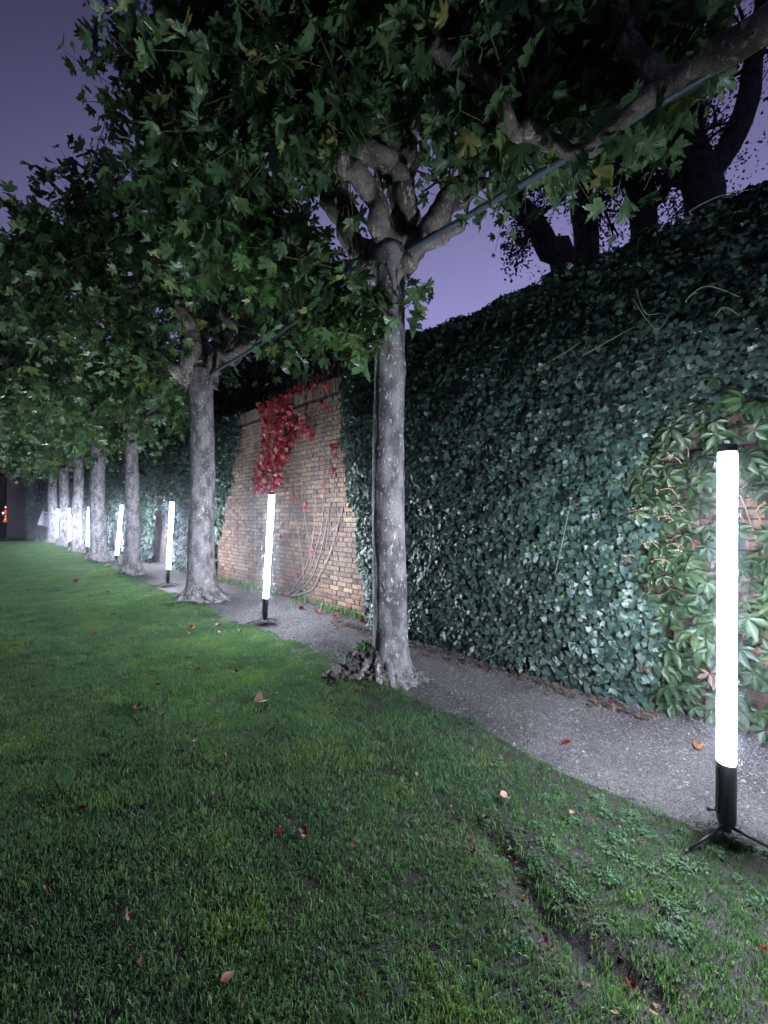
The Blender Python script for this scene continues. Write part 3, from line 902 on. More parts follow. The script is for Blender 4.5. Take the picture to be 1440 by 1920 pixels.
# ------------------------------------------------------------------ red creeper on the bare bricks
redc = thing('red_creeper', (WALL_X - 0.05, 5.9, 0), 'crimson autumn creeper hanging on the bare brick wall with grey leafless stems', 'creeper')
XW = WALL_X - 0.035
def wl_path(pts, r0, r1):
    P = [on_wall(px, py, XW + random.uniform(-.02, .0)) for px, py in pts]
    P[0].z = max(P[0].z, 0.02)
    n_ = len(P)
    acc = Acc()
    acc.tube(P, [.62 * (r0 + (r1 - r0) * i / (n_ - 1)) for i in range(n_)], sides=6, sub=5, rough=.35, nscale=25)
    acc.build('stem', M['vine'], redc, True)
wl_path([(545, 1118), (585, 1105), (603, 1070), (616, 1045), (630, 1000), (640, 960), (655, 900)], .022, .007)
wl_path([(548, 1116), (580, 1090), (600, 1040), (612, 985), (622, 930), (632, 860), (640, 780)], .018, .006)
wl_path([(540, 1116), (562, 1085), (578, 1050), (588, 1000), (592, 930), (598, 850), (606, 770)], .015, .005)
wl_path([(560, 1110), (585, 1060), (592, 1030), (604, 980), (606, 900), (612, 800), (618, 720)], .012, .005)
wl_path([(535, 1115), (560, 1100), (570, 1075), (560, 1000), (548, 940), (545, 880)], .012, .004)
wl_path([(556, 1100), (575, 1075), (583, 1040), (570, 960), (566, 900), (580, 800), (585, 740)], .010, .004)
wl_path([(610, 1060), (618, 1040), (624, 1062), (632, 1085)], .009, .003)
wl_path([(598, 1085), (612, 1080), (618, 1092), (606, 1098), (596, 1088)], .008, .004)
wl_path([(618, 1000), (632, 985), (648, 968), (662, 970)], .008, .003)
wl_path([(566, 1085), (560, 1060), (566, 1040), (558, 1010)], .007, .003)
wl_path([(595, 930), (575, 905), (540, 880), (520, 840), (515, 780)], .008, .003)
for i in range(14):
    a = rng.uniform(545, 650); b = rng.uniform(780, 1000)
    wl_path([(a, b + 60), (a + rng.uniform(-6, 8), b), (a + rng.uniform(-10, 12), b - 70), (a + rng.uniform(-12, 14), b - 130)], .004, .002)
P = []
def redblob(n, px, py, sx, sy):
    for i in range(n): P.append((rng.normal(px, sx), rng.normal(py, sy)))
for i in range(560):
    v = rng.random(); cx = 508 + 10 * math.sin(v * 5); hw = 34 - 12 * v
    P.append((cx + rng.uniform(-hw, hw) + (6 if v < .6 else 0), 752 + v * 172))
for i in range(60): P.append((500 + i * 1.9 + rng.normal(0, 6), 752 - i * .75 + rng.normal(0, 7) - 0))
redblob(22, 572, 797, 9, 13); redblob(8, 628, 845, 4, 14); redblob(4, 600, 750, 6, 8); redblob(6, 655, 850, 4, 8)
NMAIN = len(P)
redblob(9, 553, 930, 10, 14); redblob(8, 535, 1030, 9, 40); redblob(5, 560, 1075, 10, 12); redblob(2, 588, 1030, 4, 6); redblob(2, 605, 900, 6, 6)
W = np.array([on_wall(px, py, WALL_X - rng.uniform(.05, .16)) for px, py in P])
W[:, 2] = np.minimum(W[:, 2], WALL_H + .10)
m = len(W)
nl = norm(np.array((-1.0, -.25, .35)) + rng.normal(0, .33, (m, 3)))
tip = np.array((-.25, 0, -1.0)) + rng.normal(0, .35, (m, 3))
sc = rng.uniform(.055, .11, m); sc[NMAIN:] *= .62
top = largest(W, sc, 300); rest = np.setdiff1d(np.arange(m), top)
leaf_objects('leaf', RED_ME, W[top], tip[top], nl[top], sc[top], redc)
if len(rest):
    lb = leaf_batch('foliage', REDL, W[rest], tip[rest], nl[rest], sc[rest], M['red'], redc); lb['kind'] = 'stuff'

# weeds at the foot of the bare bricks and dry stalks on the wall top
def weed_patch(name, n, fx, hmin, hmax, w, mat):
    VV, FF, RR = [], [], []
    for i in range(n):
        x, y, z = fx(); hh = rng.uniform(hmin, hmax); a = rng.uniform(0, 6.28); l_ = hh * rng.uniform(.1, .7)
        dx, dy = math.cos(a + 1.57) * w, math.sin(a + 1.57) * w
        o = len(VV)
        VV += [(x - dx, y - dy, z), (x + dx, y + dy, z), (x + math.cos(a) * l_ * .4 - dx, y + math.sin(a) * l_ * .4 - dy, z + hh * .6), (x + math.cos(a) * l_ * .4 + dx, y + math.sin(a) * l_ * .4 + dy, z + hh * .6), (x + math.cos(a) * l_, y + math.sin(a) * l_, z + hh)]
        FF += [(o, o + 1, o + 3), (o, o + 3, o + 2), (o + 2, o + 3, o + 4)]; RR += [rng.random()] * 5
    ob = obj(name, np.array(VV), np.array(FF), mat); set_rnd(ob.data, RR); return ob
def footf():
    y = rng.choice((4.15, 4.4, 4.7, 4.95, 5.6, 6.6, 7.2, 7.5, 8.0, 8.4, 8.9, 9.3)) + rng.normal(0, .09)
    return WALL_X - .04 - abs(rng.normal(0, .10)), y, 0.0
o = weed_patch('weeds', 760, footf, .02, .16, .005, M['grass']); tag(o, 'low green weeds along the foot of the bare brick wall', 'weeds', kind='stuff')
def topf(): return WALL_X + rng.uniform(.02, .3), rng.uniform(4.4, 7.0), WALL_H - .03
o = weed_patch('dry_grass', 420, topf, .08, .34, .003, plain('dry_stalk', (0.26, 0.20, 0.16), .8)); tag(o, 'dry brown grass stalks on top of the brick wall', 'dry grass', kind='stuff')

# ------------------------------------------------------------------ plane trees
FORK = 3.80
def ring_trunk(tx, ty, r0, z1, lean, burls, flare=1.0, sides=40, rings=90, seed=0):
    V, F = [], []
    for i in range(rings):
        f = i / (rings - 1)
        z = -0.08 + (z1 + 0.08) * f ** 1.15
        cx, cy = tx + lean[0] * z + .02 * math.sin(z * 1.9 + seed), ty + lean[1] * z + .02 * math.cos(z * 1.5 + seed)
        for k in range(sides):
            a = 2 * math.pi * k / sides
            r = r0 * (1.06 - .12 * min(z / 3.5, 1)) 
            zz = max(z, 0)
            lob = 1 + .45 * math.sin(3 * a + seed) + .35 * math.sin(5 * a + 2 * seed + 1) 
            r *= 1 + flare * .75 * math.exp(-zz / .10) * max(lob, .1) + flare * .22 * math.exp(-zz / .35)
            r *= 1 + .16 * math.exp(-((z - z1) / .30) ** 2)
            q = Vector((math.cos(a) * 2.2, math.sin(a) * 2.2, z * 2.4 + seed * 7))
            r *= 1 + .055 * noise.noise(q) + .030 * noise.noise(q * 3.1)
            for (ba, bz, bs, bh) in burls:
                da = (a - ba + math.pi) % (2 * math.pi) - math.pi
                d2 = (da * r0 / bs) ** 2 + ((z - bz) / bs) ** 2
                r += bh * math.exp(-d2) * (1 + .5 * noise.noise(q * 9)) - bh * .75 * math.exp(-d2 * 6)
            V.append((cx + math.cos(a) * r, cy + math.sin(a) * r, z))
    for i in range(rings - 1):
        for k in range(sides):
            a, b = i * sides + k, i * sides + (k + 1) % sides
            F.append((a, b, b + sides, a + sides))
    F.append(tuple((rings - 1) * sides + k for k in range(sides)))
    return V, F

def limb(root, P, R, knob=True, sides=14, k=1.22):
    R = [q * k for q in R]; R[-1] *= 1.25
    P, R = catmull(P, R, 8)
    sd = random.uniform(0, 50)
    for i in range(1, len(P)):              # pollard knuckles and kinks
        w = min(1, i / 6)
        R[i] *= 1 + w * (.22 * noise.noise(Vector((i * .21, sd, 0))) + .12 * max(0, noise.noise(Vector((i * .47, sd, 7)))))
        P[i] = P[i] + Vector((noise.noise(Vector((i * .19, sd, 1))), noise.noise(Vector((i * .19, sd, 2))), noise.noise(Vector((i * .19, sd, 3))))) * R[i] * .95 * w
    v, f = tube(P, R, sides=sides, rough=.42, nscale=9.0)
    return obj('limb', [tuple(q) for q in v], f, M['limb'], root, True)

def crown(root, knuckles, centre, nshoot, nleaf_obj, box, shapes, lmin, lmax, size, droopers=(), step=.085, fill=0, hi=True, twigs=True, clear=None, fall=.40):
    """upright and arching shoots from pollard knuckles, leaves in ranks along them."""
    pos, tip, nr, sc = [], [], [], []
    tw = Acc()
    cz = Vector(centre)
    def shoot(p0, d, L, up):
        pts = []
        n = max(4, int(L / step))
        side0 = rng.uniform(0, 6.28)
        a = d.cross(Vector((0, 0, 1)));  a = a.normalized() if a.length > .1 else Vector((1, 0, 0))
        b = d.cross(a).normalized()
        sway = Vector(rng.normal(0, .12, 3)); cap_ = box[5] + rng.normal(0, .28)
        P = []
        for i in range(n + 1):
            s = L * i / n
            p = p0 + d * s + Vector((0, 0, up * s * s)) + sway * s * s
            inb = box[0] < p.x < box[1] and box[2] < p.y < box[3] and box[4] < p.z < box[5] + .9
            if i > 0 and (not inb or p.z > cap_ - fall * max(0, 1.7 - p.x)): break
            P.append(p)
            if i < 1: continue
            if not (box[0] < p.x < box[1] and box[2] < p.y < box[3] and box[4] < p.z < box[5] + .9): continue
            side0 += 2.4 + rng.uniform(-.5, .5)
            per = a * math.cos(side0) + b * math.sin(side0)
            out = Vector((p.x - cz.x, p.y - cz.y, 0)); out = out.normalized() if out.length > .05 else Vector((1, 0, 0))
            q = p + per * rng.uniform(.03, .09)
            pos.append(q)
            tip.append(per * .8 + d * .45 + Vector((0, 0, -.55)) + Vector(rng.normal(0, .30, 3)))
            nr.append(Vector((0, 0, .75)) + out * .55 - d * .1 + Vector(rng.normal(0, .42, 3)))
            sc.append(size * rng.uniform(.5, 1.22) * (1 - .45 * (i / n) ** 3))
        if twigs and len(P) > 2:
            Q = P[::2] if len(P) > 6 else P
            tw.tube(Q, [.0075 - .005 * j / (len(Q) - 1) for j in range(len(Q))], sides=4, cap=False)
    for kp in knuckles:
        kp = Vector(kp)
        out = Vector((kp.x - cz.x, kp.y - cz.y, 0)); out = out.normalized() if out.length > .05 else Vector((0, 0, 0))
        for i in range(nshoot):
            d = (out * rng.uniform(-.2, 1.0) + Vector((0, 0, rng.uniform(-.25, 1.15))) + Vector(rng.normal(0, .45, 3))).normalized()
            shoot(kp + Vector(rng.normal(0, .05, 3)), d, rng.uniform(lmin, lmax), rng.uniform(-.10, .10) - .10 * (d.z < .2))
    for (p0, d, L, up, cnt) in droopers:
        for i in range(cnt):
            dd = (Vector(d) + Vector(rng.normal(0, .30, 3))).normalized()
            shoot(Vector(p0) + Vector(rng.normal(0, .05, 3)), dd, L * rng.uniform(.5, 1.1), up)
    pos, tip, nr, sc = np.array(pos), np.array(tip), np.array(nr), np.array(sc)
    if clear is not None:      # pollard heads are bare close to the fork
        d_ = np.linalg.norm((pos - np.array(clear[0])) / np.array(clear[1]), axis=1)
        kk = (d_ > 1) | (rng.random(len(pos)) < .12)
        pos, tip, nr, sc = pos[kk], tip[kk], nr[kk], sc[kk]
    top = largest(pos, sc, nleaf_obj, 60) if nleaf_obj else np.array([], int)
    rest = np.setdiff1d(np.arange(len(pos)), top)
    if nleaf_obj: leaf_objects('leaf', PLANE_ME, pos[top], tip[top], nr[top], sc[top], root)
    f = leaf_batch('foliage', shapes, pos[rest], tip[rest], nr[rest], sc[rest], M['plane'], root); f['kind'] = 'stuff'
    if twigs and tw.V:
        t_ = tw.build('shoots', M['twig'], root); t_['kind'] = 'stuff'
    return len(pos)

TREE_LABEL = [
    'plane tree mostly out of frame whose dim thick limb rides the pole at upper right',
    'slim pale-flecked plane tree nearest in full view, gnarled roots on its lawn side',
    'stout mottled plane tree, second trunk along the row, left of the red creeper',
    'darker ringed plane tree with swollen foot, third trunk along the row',
    'heavily flecked thick plane tree, fourth trunk along the row',
    'smooth grey plane tree, fifth trunk along the row',
    'plane tree with plain grey trunk, sixth along the row',
    'farthest plane tree of the row, its spreading foot beside the white board']
trees = []
for i, (tx, ty, r) in enumerate(TREES):
    t = thing('plane_tree', (tx, ty, 0), TREE_LABEL[i], 'tree', 'pollarded plane trees in a row')
    trees.append(t)
    # angle towards the camera for burls
    ca = math.atan2(-ty, -tx)
    burls = {1: [(ca + .15, .82, .055, .030), (ca - .05, 1.32, .04, .022), (ca + .5, .62, .05, .018), (ca + .9, 2.75, .09, .03)],
             2: [(ca + 1.2, .5, .09, .03)], 3: [(ca + .6, 2.7, .08, .05), (ca + 1.3, 1.0, .08, .04), (ca + 1.0, 2.4, .06, .04)]}.get(i, [(ca + .8, 1.6, .07, .02)])
    v, f = ring_trunk(tx, ty, r, FORK + (.15 if i == 2 else 0), (rng.normal(0, .006), rng.normal(0, .006)), burls, flare={1: .75, 3: 1.3, 7: 1.5}.get(i, 1.0), seed=i * 1.7 + .4,
                      sides=48 if i < 3 else 28, rings=110 if i < 3 else 50)
    obj('trunk', v, f, M['bark'], t, True)
    # surface roots
    nroot = 7 if i < 4 else 4
    for k in range(nroot):
        a = k * 6.283 / nroot + rng.uniform(-.3, .3)
        if i == 1: a = ca - 1.15 + (k - 3) * .36
        L = r * rng.uniform(1.6, 2.6)
        if i == 1: L = r * (1.5 + 1.6 * math.exp(-((a - ca + 1.2) / .6) ** 2))
        P = []
        for q in range(5):
            s = q / 4
            aa = a + .25 * math.sin(s * 3 + k)
            d = r * .75 + L * s
            P.append((tx + math.cos(aa) * d, ty + math.sin(aa) * d, .20 * (1 - s) ** 2 + .055 - .07 * s + .02 * math.sin(7 * s + k)))
        rr = r * rng.uniform(.30, .42)
        v, f = tube(P, [rr, rr * .8, rr * .62, rr * .4, rr * .15], sides=9, sub=5, rough=.45, nscale=14)
        obj('root', [tuple(q) for q in v], f, M['root'] if i == 1 and k < 4 else M['bark'], t, True)

# gnarled burl mound on the lawn side of the near tree
import bmesh
def mound(px, py, sx, sy, sz, seed, mat):
    c = ground(px, py)
    bm = bmesh.new(); bmesh.ops.create_icosphere(bm, subdivisions=5, radius=1)
    V = []
    for v in bm.verts:
        q = v.co * 1.6 + Vector((seed, 0, 0))
        k = 1.05 + .30 * noise.noise(q) - .75 * abs(noise.noise(q * 1.9 + Vector((0, 3, 0)))) + .34 * abs(noise.noise(q * 4.2)) - .20 * abs(noise.noise(q * 8.5)) + .05 * noise.noise(q * 17)
        p = Vector((v.co.x * sx, v.co.y * sy, v.co.z * sz)) * k
        V.append((c.x + RX * p.x + FX * p.y, c.y + RY * p.x + FY * p.y, .03 + p.z))
    F = [tuple(v.index for v in f.verts) for f in bm.faces]; bm.free()
    obj('root_burl', V, F, mat, trees[1], True)
mound(698, 1264, .20, .20, .23, 3.1, M['root'])
mound(670, 1272, .20, .17, .15, 8.4, M['root'])
mound(640, 1280, .17, .14, .09, 1.4, M['root'])
mound(712, 1282, .16, .12, .13, 5.7, M['root'])
mound(750, 1280, .13, .12, .11, 6.9, M['bark'])
mound(772, 1276, .12, .10, .07, 2.2, M['bark'])
sp = [ground(x_, y_) + Vector((0, 0, z_)) for x_, y_, z_ in ((694, 1268, .24), (680, 1270, .24), (706, 1268, .26), (662, 1276, .17), (690, 1266, .28), (672, 1272, .2))]
sp = np.array([tuple(q) for q in sp for _ in range(3)]) + rng.normal(0, .03, (18, 3))
leaf_objects('sprout_leaf', PLANE_ME, sp, rng.normal(0, .5, (18, 3)) + np.array((-.4, -.3, .3)), rng.normal(0, .3, (18, 3)) + np.array((-.3, -.3, .8)), rng.uniform(.05, .09, 18), trees[1])
# leaf litter at the foot of the ivy
m = 520
lx = 3.42 - np.abs(rng.normal(0, .10, m)); ly = rng.uniform(.6, 4.3, m)
lb = leaf_batch('leaf_litter', REDL, np.stack([lx, ly, .014 + .012 * rng.random(m)], -1), rng.normal(0, 1, (m, 3)) * np.array((1, 1, .15)), np.array((0, 0, 1.)) + rng.normal(0, .25, (m, 3)), rng.uniform(.015, .05, m),
                leaf_mat('litter_leaf', [(0, (.03, .022, .018)), (.6, (.075, .05, .035)), (.9, (.13, .085, .05)), (1, (.16, .03, .03))], .7, .3, 0), None)
tag(lb, 'brown leaf litter strewn along the foot of the near ivy', 'leaf litter', kind='stuff')
m = 420
ly = rng.uniform(.1, 1.15, m); lx = 1.50 + 0.22 * (ly - 0.65) + 0.05 * np.sin(ly * 9) + rng.normal(0, .09, m)
ld = leaf_batch('debris', REDL, np.stack([lx, ly, lawn_h(lx, ly) + .004 + .008 * rng.random(m)], -1), rng.normal(0, 1, (m, 3)) * np.array((1, 1, .3)), np.array((0, 0, 1.)) + rng.normal(0, .5, (m, 3)), rng.uniform(.005, .019, m), lb.data.materials[0], None)
tag(ld, 'brown leaf crumbs and clods in the bare gully of the near turf', 'debris', kind='stuff')

# limbs and crowns
def rel_limbs(i, t):
    tx, ty, r = TREES[i]
    base = Vector((tx, ty, FORK - .05))
    kn = []
    for k in range(7):
        a = k * 6.283 / 7 + rng.uniform(-.3, .3)
        reach = rng.uniform(.9, 1.5); hz = rng.uniform(.35, 1.0)
        d = Vector((math.cos(a) * .85, math.sin(a) * 1.25, 0))
        P = [base, base + d * reach * .3 + Vector((0, 0, .22)), base + d * reach * .62 + Vector((0, 0, .18 + .2 * hz)) + Vector(rng.normal(0, .07, 3)), base + d * reach * .85 + Vector((0, 0, .55 * hz + .2)) + Vector(rng.normal(0, .06, 3)), base + d * reach + Vector((0, 0, hz))]
        limb(t, P, [r * .62, r * .42, r * .36, r * .32, r * .40], sides=10)
        kn += [P[-1], P[3]]
        if rng.random() < .6:
            e = P[2] + Vector((rng.normal(0, .25), rng.normal(0, .3), rng.uniform(.4, .8)))
            limb(t, [P[2], P[2].lerp(e, .5) + Vector(rng.normal(0, .05, 3)), e], [r * .34, r * .26, r * .30], sides=9); kn.append(e)
    return kn

def box_of(i):
    tx, ty, r = TREES[i]
    return (0.45 if i < 2 else 0.05, 4.6, ty - 2.9, ty + 2.9, 3.15, 7.1 if i < 2 else 6.75)

# tree in full view
t = trees[1]
A = lambda *a: at(*a)
L1 = [([A(735, 520, 3.53), A(724, 460, 3.48), A(708, 410, 3.40), A(690, 355, 3.32), A(656, 306, 3.24), A(628, 272, 3.2)], [.11, .085, .075, .07, .065, .06]),
      ([A(745, 500, 3.55), A(770, 440, 3.52), A(782, 405, 3.45), A(752, 372, 3.38), A(742, 322, 3.3), A(715, 290, 3.25), A(664, 264, 3.2)], [.10, .06, .06, .062, .066, .066, .07]),
      ([A(728, 500, 3.55), A(672, 452, 3.75), A(640, 400, 3.9), A(622, 330, 4.05), A(604, 262, 4.15)], [.11, .10, .10, .095, .09]),
      ([A(745, 500, 3.56), A(800, 430, 3.75), A(866, 356, 3.85), A(896, 290, 3.85), A(950, 250, 3.8), A(1010, 226, 3.75)], [.11, .085, .10, .10, .085, .07]),
      ([A(742, 505, 3.50), A(790, 465, 3.40), A(830, 442, 3.30), A(862, 418, 3.22)], [.08, .055, .045, .035]),
      ([A(740, 510, 3.56), A(752, 420, 3.68), A(758, 330, 3.75), A(748, 240, 3.8), A(752, 150, 3.85)], [.11, .095, .10, .10, .09]),
      ([A(728, 505, 3.53), A(660, 500, 3.60), A(600, 520, 3.75), A(560, 505, 3.9), A(530, 450, 4.0)], [.09, .06, .055, .055, .06])]
kn = []
for P, R in L1:
    limb(t, P, R)
    if len(P) != 4: kn.append(P[-1])
kn += [A(560, 200, 3.0), A(480, 230, 3.3), A(420, 320, 3.7), A(520, 90, 2.9), A(700, 60, 3.2), A(640, 150, 2.9), A(860, 120, 3.4), A(440, 130, 3.3), A(380, 430, 4.1), A(330, 250, 3.9), A(330, 120, 3.7), A(760, 20, 3.0), A(600, 30, 2.7), A(500, 380, 3.9)]
bx = box_of(1); bx = bx[:4] + (2.75,) + bx[5:]
dro = [(A(712, 640, 3.40), (-.75, .15, -.05), .55, -.35, 6), (A(705, 690, 3.40), (-.6, .0, .2), .30, -.5, 4), (A(700, 540, 3.40), (-.6, .1, -.4), .55, -.3, 8), (A(630, 560, 3.45), (-.3, .1, -.6), .5, -.2, 8), (A(735, 600, 3.36), (.1, -.5, .2), .22, -.5, 3), (A(700, 600, 3.45), (-.6, .5, .1), .75, -.30, 9), (A(650, 520, 3.45), (-.6, .3, -.3), .7, -.15, 12), (A(560, 470, 3.5), (-.5, .3, -.3), .7, -.1, 10), (A(450, 470, 3.8), (-.4, .3, -.3), .7, -.1, 8), (A(742, 520, 3.45), (.5, -.55, -.2), .30, -.2, 2), (A(720, 560, 3.4), (-.4, -.3, .2), .4, -.4, 3), (A(560, 500, 3.9), (-.3, -.2, -.4), .6, -.2, 6), (A(880, 350, 3.7), (.3, -.3, -.2), .45, -.1, 4), (A(950, 290, 3.6), (.3, -.2, -.2), .4, -.1, 4), (A(1040, 300, 3.0), (.3, -.3, -.2), .4, -.1, 4)]
crown(t, kn, (TREES[1][0], TREES[1][1], 4), 25, 300, bx, PLANE, .5, 1.25, .165, dro, clear=(A(740, 350, 3.0), (.62, .62, .62)))

# tree whose limb comes in from the right
t = trees[0]
L0 = [([Vector((2.55, -2.05, 3.55)), Vector((2.52, -1.2, 3.72)), A(1440, 40, 1.80), A(1250, 152, 2.08), A(1140, 248, 2.25), A(1075, 282, 2.36), A(1010, 246, 2.42), A(965, 236, 2.44), A(938, 172, 2.45), A(880, 120, 2.5), A(822, 72, 2.55)], [.12, .10, .085, .06, .05, .05, .058, .055, .052, .055, .07]),
      ([A(1300, 120, 2.0), A(1240, 150, 2.15), A(1200, 90, 2.2), A(1165, 20, 2.25), A(1150, -60, 2.3)], [.05, .07, .065, .06, .06]),
      ([Vector((2.55, -2.05, 3.6)), Vector((2.2, -1.5, 4.0)), Vector((1.9, -1.0, 4.5))], [.12, .08, .07]),
      ([Vector((2.55, -2.05, 3.6)), Vector((3.0, -1.5, 4.1)), Vector((3.3, -1.0, 4.6))], [.12, .08, .07]),
      ([Vector((2.55, -2.05, 3.6)), Vector((2.6, -2.8, 4.1)), Vector((2.7, -3.4, 4.6))], [.12, .08, .07])]
kn = []
for P, R in L0:
    limb(t, P, R, k=.80); kn.append(P[-1])
kn += [A(1000, 235, 2.5), A(945, 160, 2.5), A(1110, 235, 2.5), A(1200, 150, 2.4), A(1330, 80, 2.2), A(1000, 60, 2.4), A(900, 10, 2.5), A(1080, 120, 2.5), A(1180, -40, 2.5), A(1330, -60, 2.3), A(1010, 170, 2.7), A(960, -60, 2.2), A(1250, 20, 2.6)]
crown(t, kn, (2.55, -1.2, 4), 13, 300, (0.5, 4.6, -4.8, 1.9, 3.35, 7.0), PLANE, .3, .9, .17)

# tree two
t = trees[2]
L2 = [([A(378, 720, 6.86), A(405, 680, 6.75), A(440, 660, 6.6), A(500, 640, 6.3), A(545, 620, 6.1)], [.20, .12, .09, .07, .055]),
      ([A(378, 710, 6.86), A(352, 640, 6.8), A(350, 590, 6.7), A(330, 545, 6.6), A(318, 500, 6.5)], [.2, .14, .13, .12, .13]),
      ([A(378, 710, 6.9), A(410, 640, 7.0), A(430, 590, 7.0), A(415, 550, 6.9), A(385, 520, 6.8)], [.16, .10, .09, .085, .10]),
      ([A(440, 655, 6.6), A(470, 612, 6.6), A(430, 600, 6.6), A(400, 560, 6.6), A(388, 545, 6.6)], [.09, .08, .08, .08, .10]),
      ([A(372, 715, 6.86), A(330, 700, 6.6), A(290, 660, 6.4), A(270, 600, 6.3)], [.16, .09, .08, .08]),
      ([A(378, 715, 6.9), A(380, 640, 7.4), A(370, 560, 7.6), A(360, 500, 7.8)], [.16, .12, .10, .09])]
kn = []
for P, R in L2:
    limb(t, P, R); kn.append(P[-1]); kn.append(P[-2])
kn += [A(250, 450, 6.0), A(180, 420, 5.6), A(140, 500, 6.0), A(230, 560, 6.2), A(420, 450, 6.4), A(300, 380, 6.4), A(160, 330, 5.8), A(90, 440, 5.8), A(470, 500, 6.6), A(210, 330, 6.0), A(60, 480, 6.0), A(40, 560, 6.3), A(110, 600, 6.6)]
dro = [(A(410, 700, 6.7), (.5, -.6, -.2), .45, -.2, 4), (A(300, 690, 6.4), (-.4, -.2, -.3), .7, -.25, 8), (A(500, 640, 6.2), (.4, -.4, -.25), .5, -.2, 5)]
crown(t, kn, (TREES[2][0], TREES[2][1], 4), 24, 300, box_of(2), PLANE, .6, 1.5, .175, dro, clear=(A(400, 610, 6.2), (.75, .75, .55)), fall=.75)

for i in range(3, 8):
    t = trees[i]
    kn = rel_limbs(i, t)
    tx, ty, r = TREES[i]
    kn += [(tx + rng.uniform(-2.1, 1.0), ty + rng.uniform(-2, 2), rng.uniform(3.9, 5.2)) for _ in range(11)]
    dro = [((tx + rng.uniform(-1.6, .4), ty + rng.uniform(-2, 2), 4.0), (-.3, -.2, -.6), .8, -.1, 6) for _ in range(6)]
    crown(t, kn, (tx, ty, 4), 14 if i < 5 else 11, 300 if i < 5 else 0, (0.05, 4.4, ty - 2.8, ty + 2.8, 2.9, 6.7), PLANE_LO if i > 3 else PLANE, .6, 1.5, .20 if i < 5 else .24, dro, step=.10 if i < 5 else .14, twigs=i < 5, fall=.7)

# ------------------------------------------------------------------ training poles between the trees
def pole(a, b, r, label):
    v, f = tube([a, a.lerp(b, .5) + Vector((0, 0, -.015)), b], [r, r, r], sides=12, sub=6)
    root = thing('training_pole', a, label, 'pole', 'training poles between the trees')
    obj('pole', [tuple(q) for q in v], f, M['rail'], root, True)
    d = (b - a)
    for s in (.30, .62):
        c = a + d * s; n_ = d.normalized() * .03
        v, f = tube([c - n_, c + n_], [r * 1.18, r * 1.18], sides=12)
        obj('sleeve', [tuple(q) for q in v], f, M['rail'], root, True)
FK = [Vector((tx, ty, 0)) for tx, ty, r in TREES]
zp = 3.70
pole(Vector((2.56, -1.9, 3.66)), A(742, 482, 3.50), .023, 'blue-grey metal pole slanting from the nearest full trunk to upper right')
pole(A(733, 486, 3.58), A(392, 702, 6.75), .023, 'metal pole between the first and second tree forks')
pole(A(366, 702, 6.95), Vector((2.6, 11.2, 3.72)), .023, 'metal pole running on from the second tree to the third')

# ------------------------------------------------------------------ light tubes on tripods
def emit_mat():
    m = bpy.data.materials.new('light_tube'); m.use_nodes = True
    n, l = m.node_tree.nodes, m.node_tree.links; n.clear()
    out = n.new('ShaderNodeOutputMaterial'); e = n.new('ShaderNodeEmission')
    e.inputs['Color'].default_value = (*LAMP_COL, 1); e.inputs['Strength'].default_value = LAMP_L
    l.new(e.outputs[0], out.inputs[0]); return m
M['emit'] = emit_mat()
def lathe(profile, sides=24):
    V, F = [], []
    for (r, z) in profile:
        for k in range(sides):
            a = 2 * math.pi * k / sides; V.append((math.cos(a) * r, math.sin(a) * r, z))
    for i in range(len(profile) - 1):
        for k in range(sides):
            a, b = i * sides + k, i * sides + (k + 1) % sides
            F.append((a, b, b + sides, a + sides))
    F.append(tuple(reversed(range(sides)))); F.append(tuple((len(profile) - 1) * sides + k for k in range(sides)))
    return V, F
LAMP_LABEL = ['nearest glowing white light tube on black tripod, at the right edge of the picture',
              'glowing white light tube below the red creeper, left of the near tree',
              'glowing white light tube leaning between the second and third tree trunks',
              'tilted glowing light tube left of the ringed third tree trunk',
              'glowing light tube half hidden by the flecked fourth tree trunk',
              'glowing light tube in front of the fifth tree trunk',
              'farthest glowing light tube, next to the last tree trunk']
LEAN = [.011, .056, .047, .09, .035, -.008, .03]
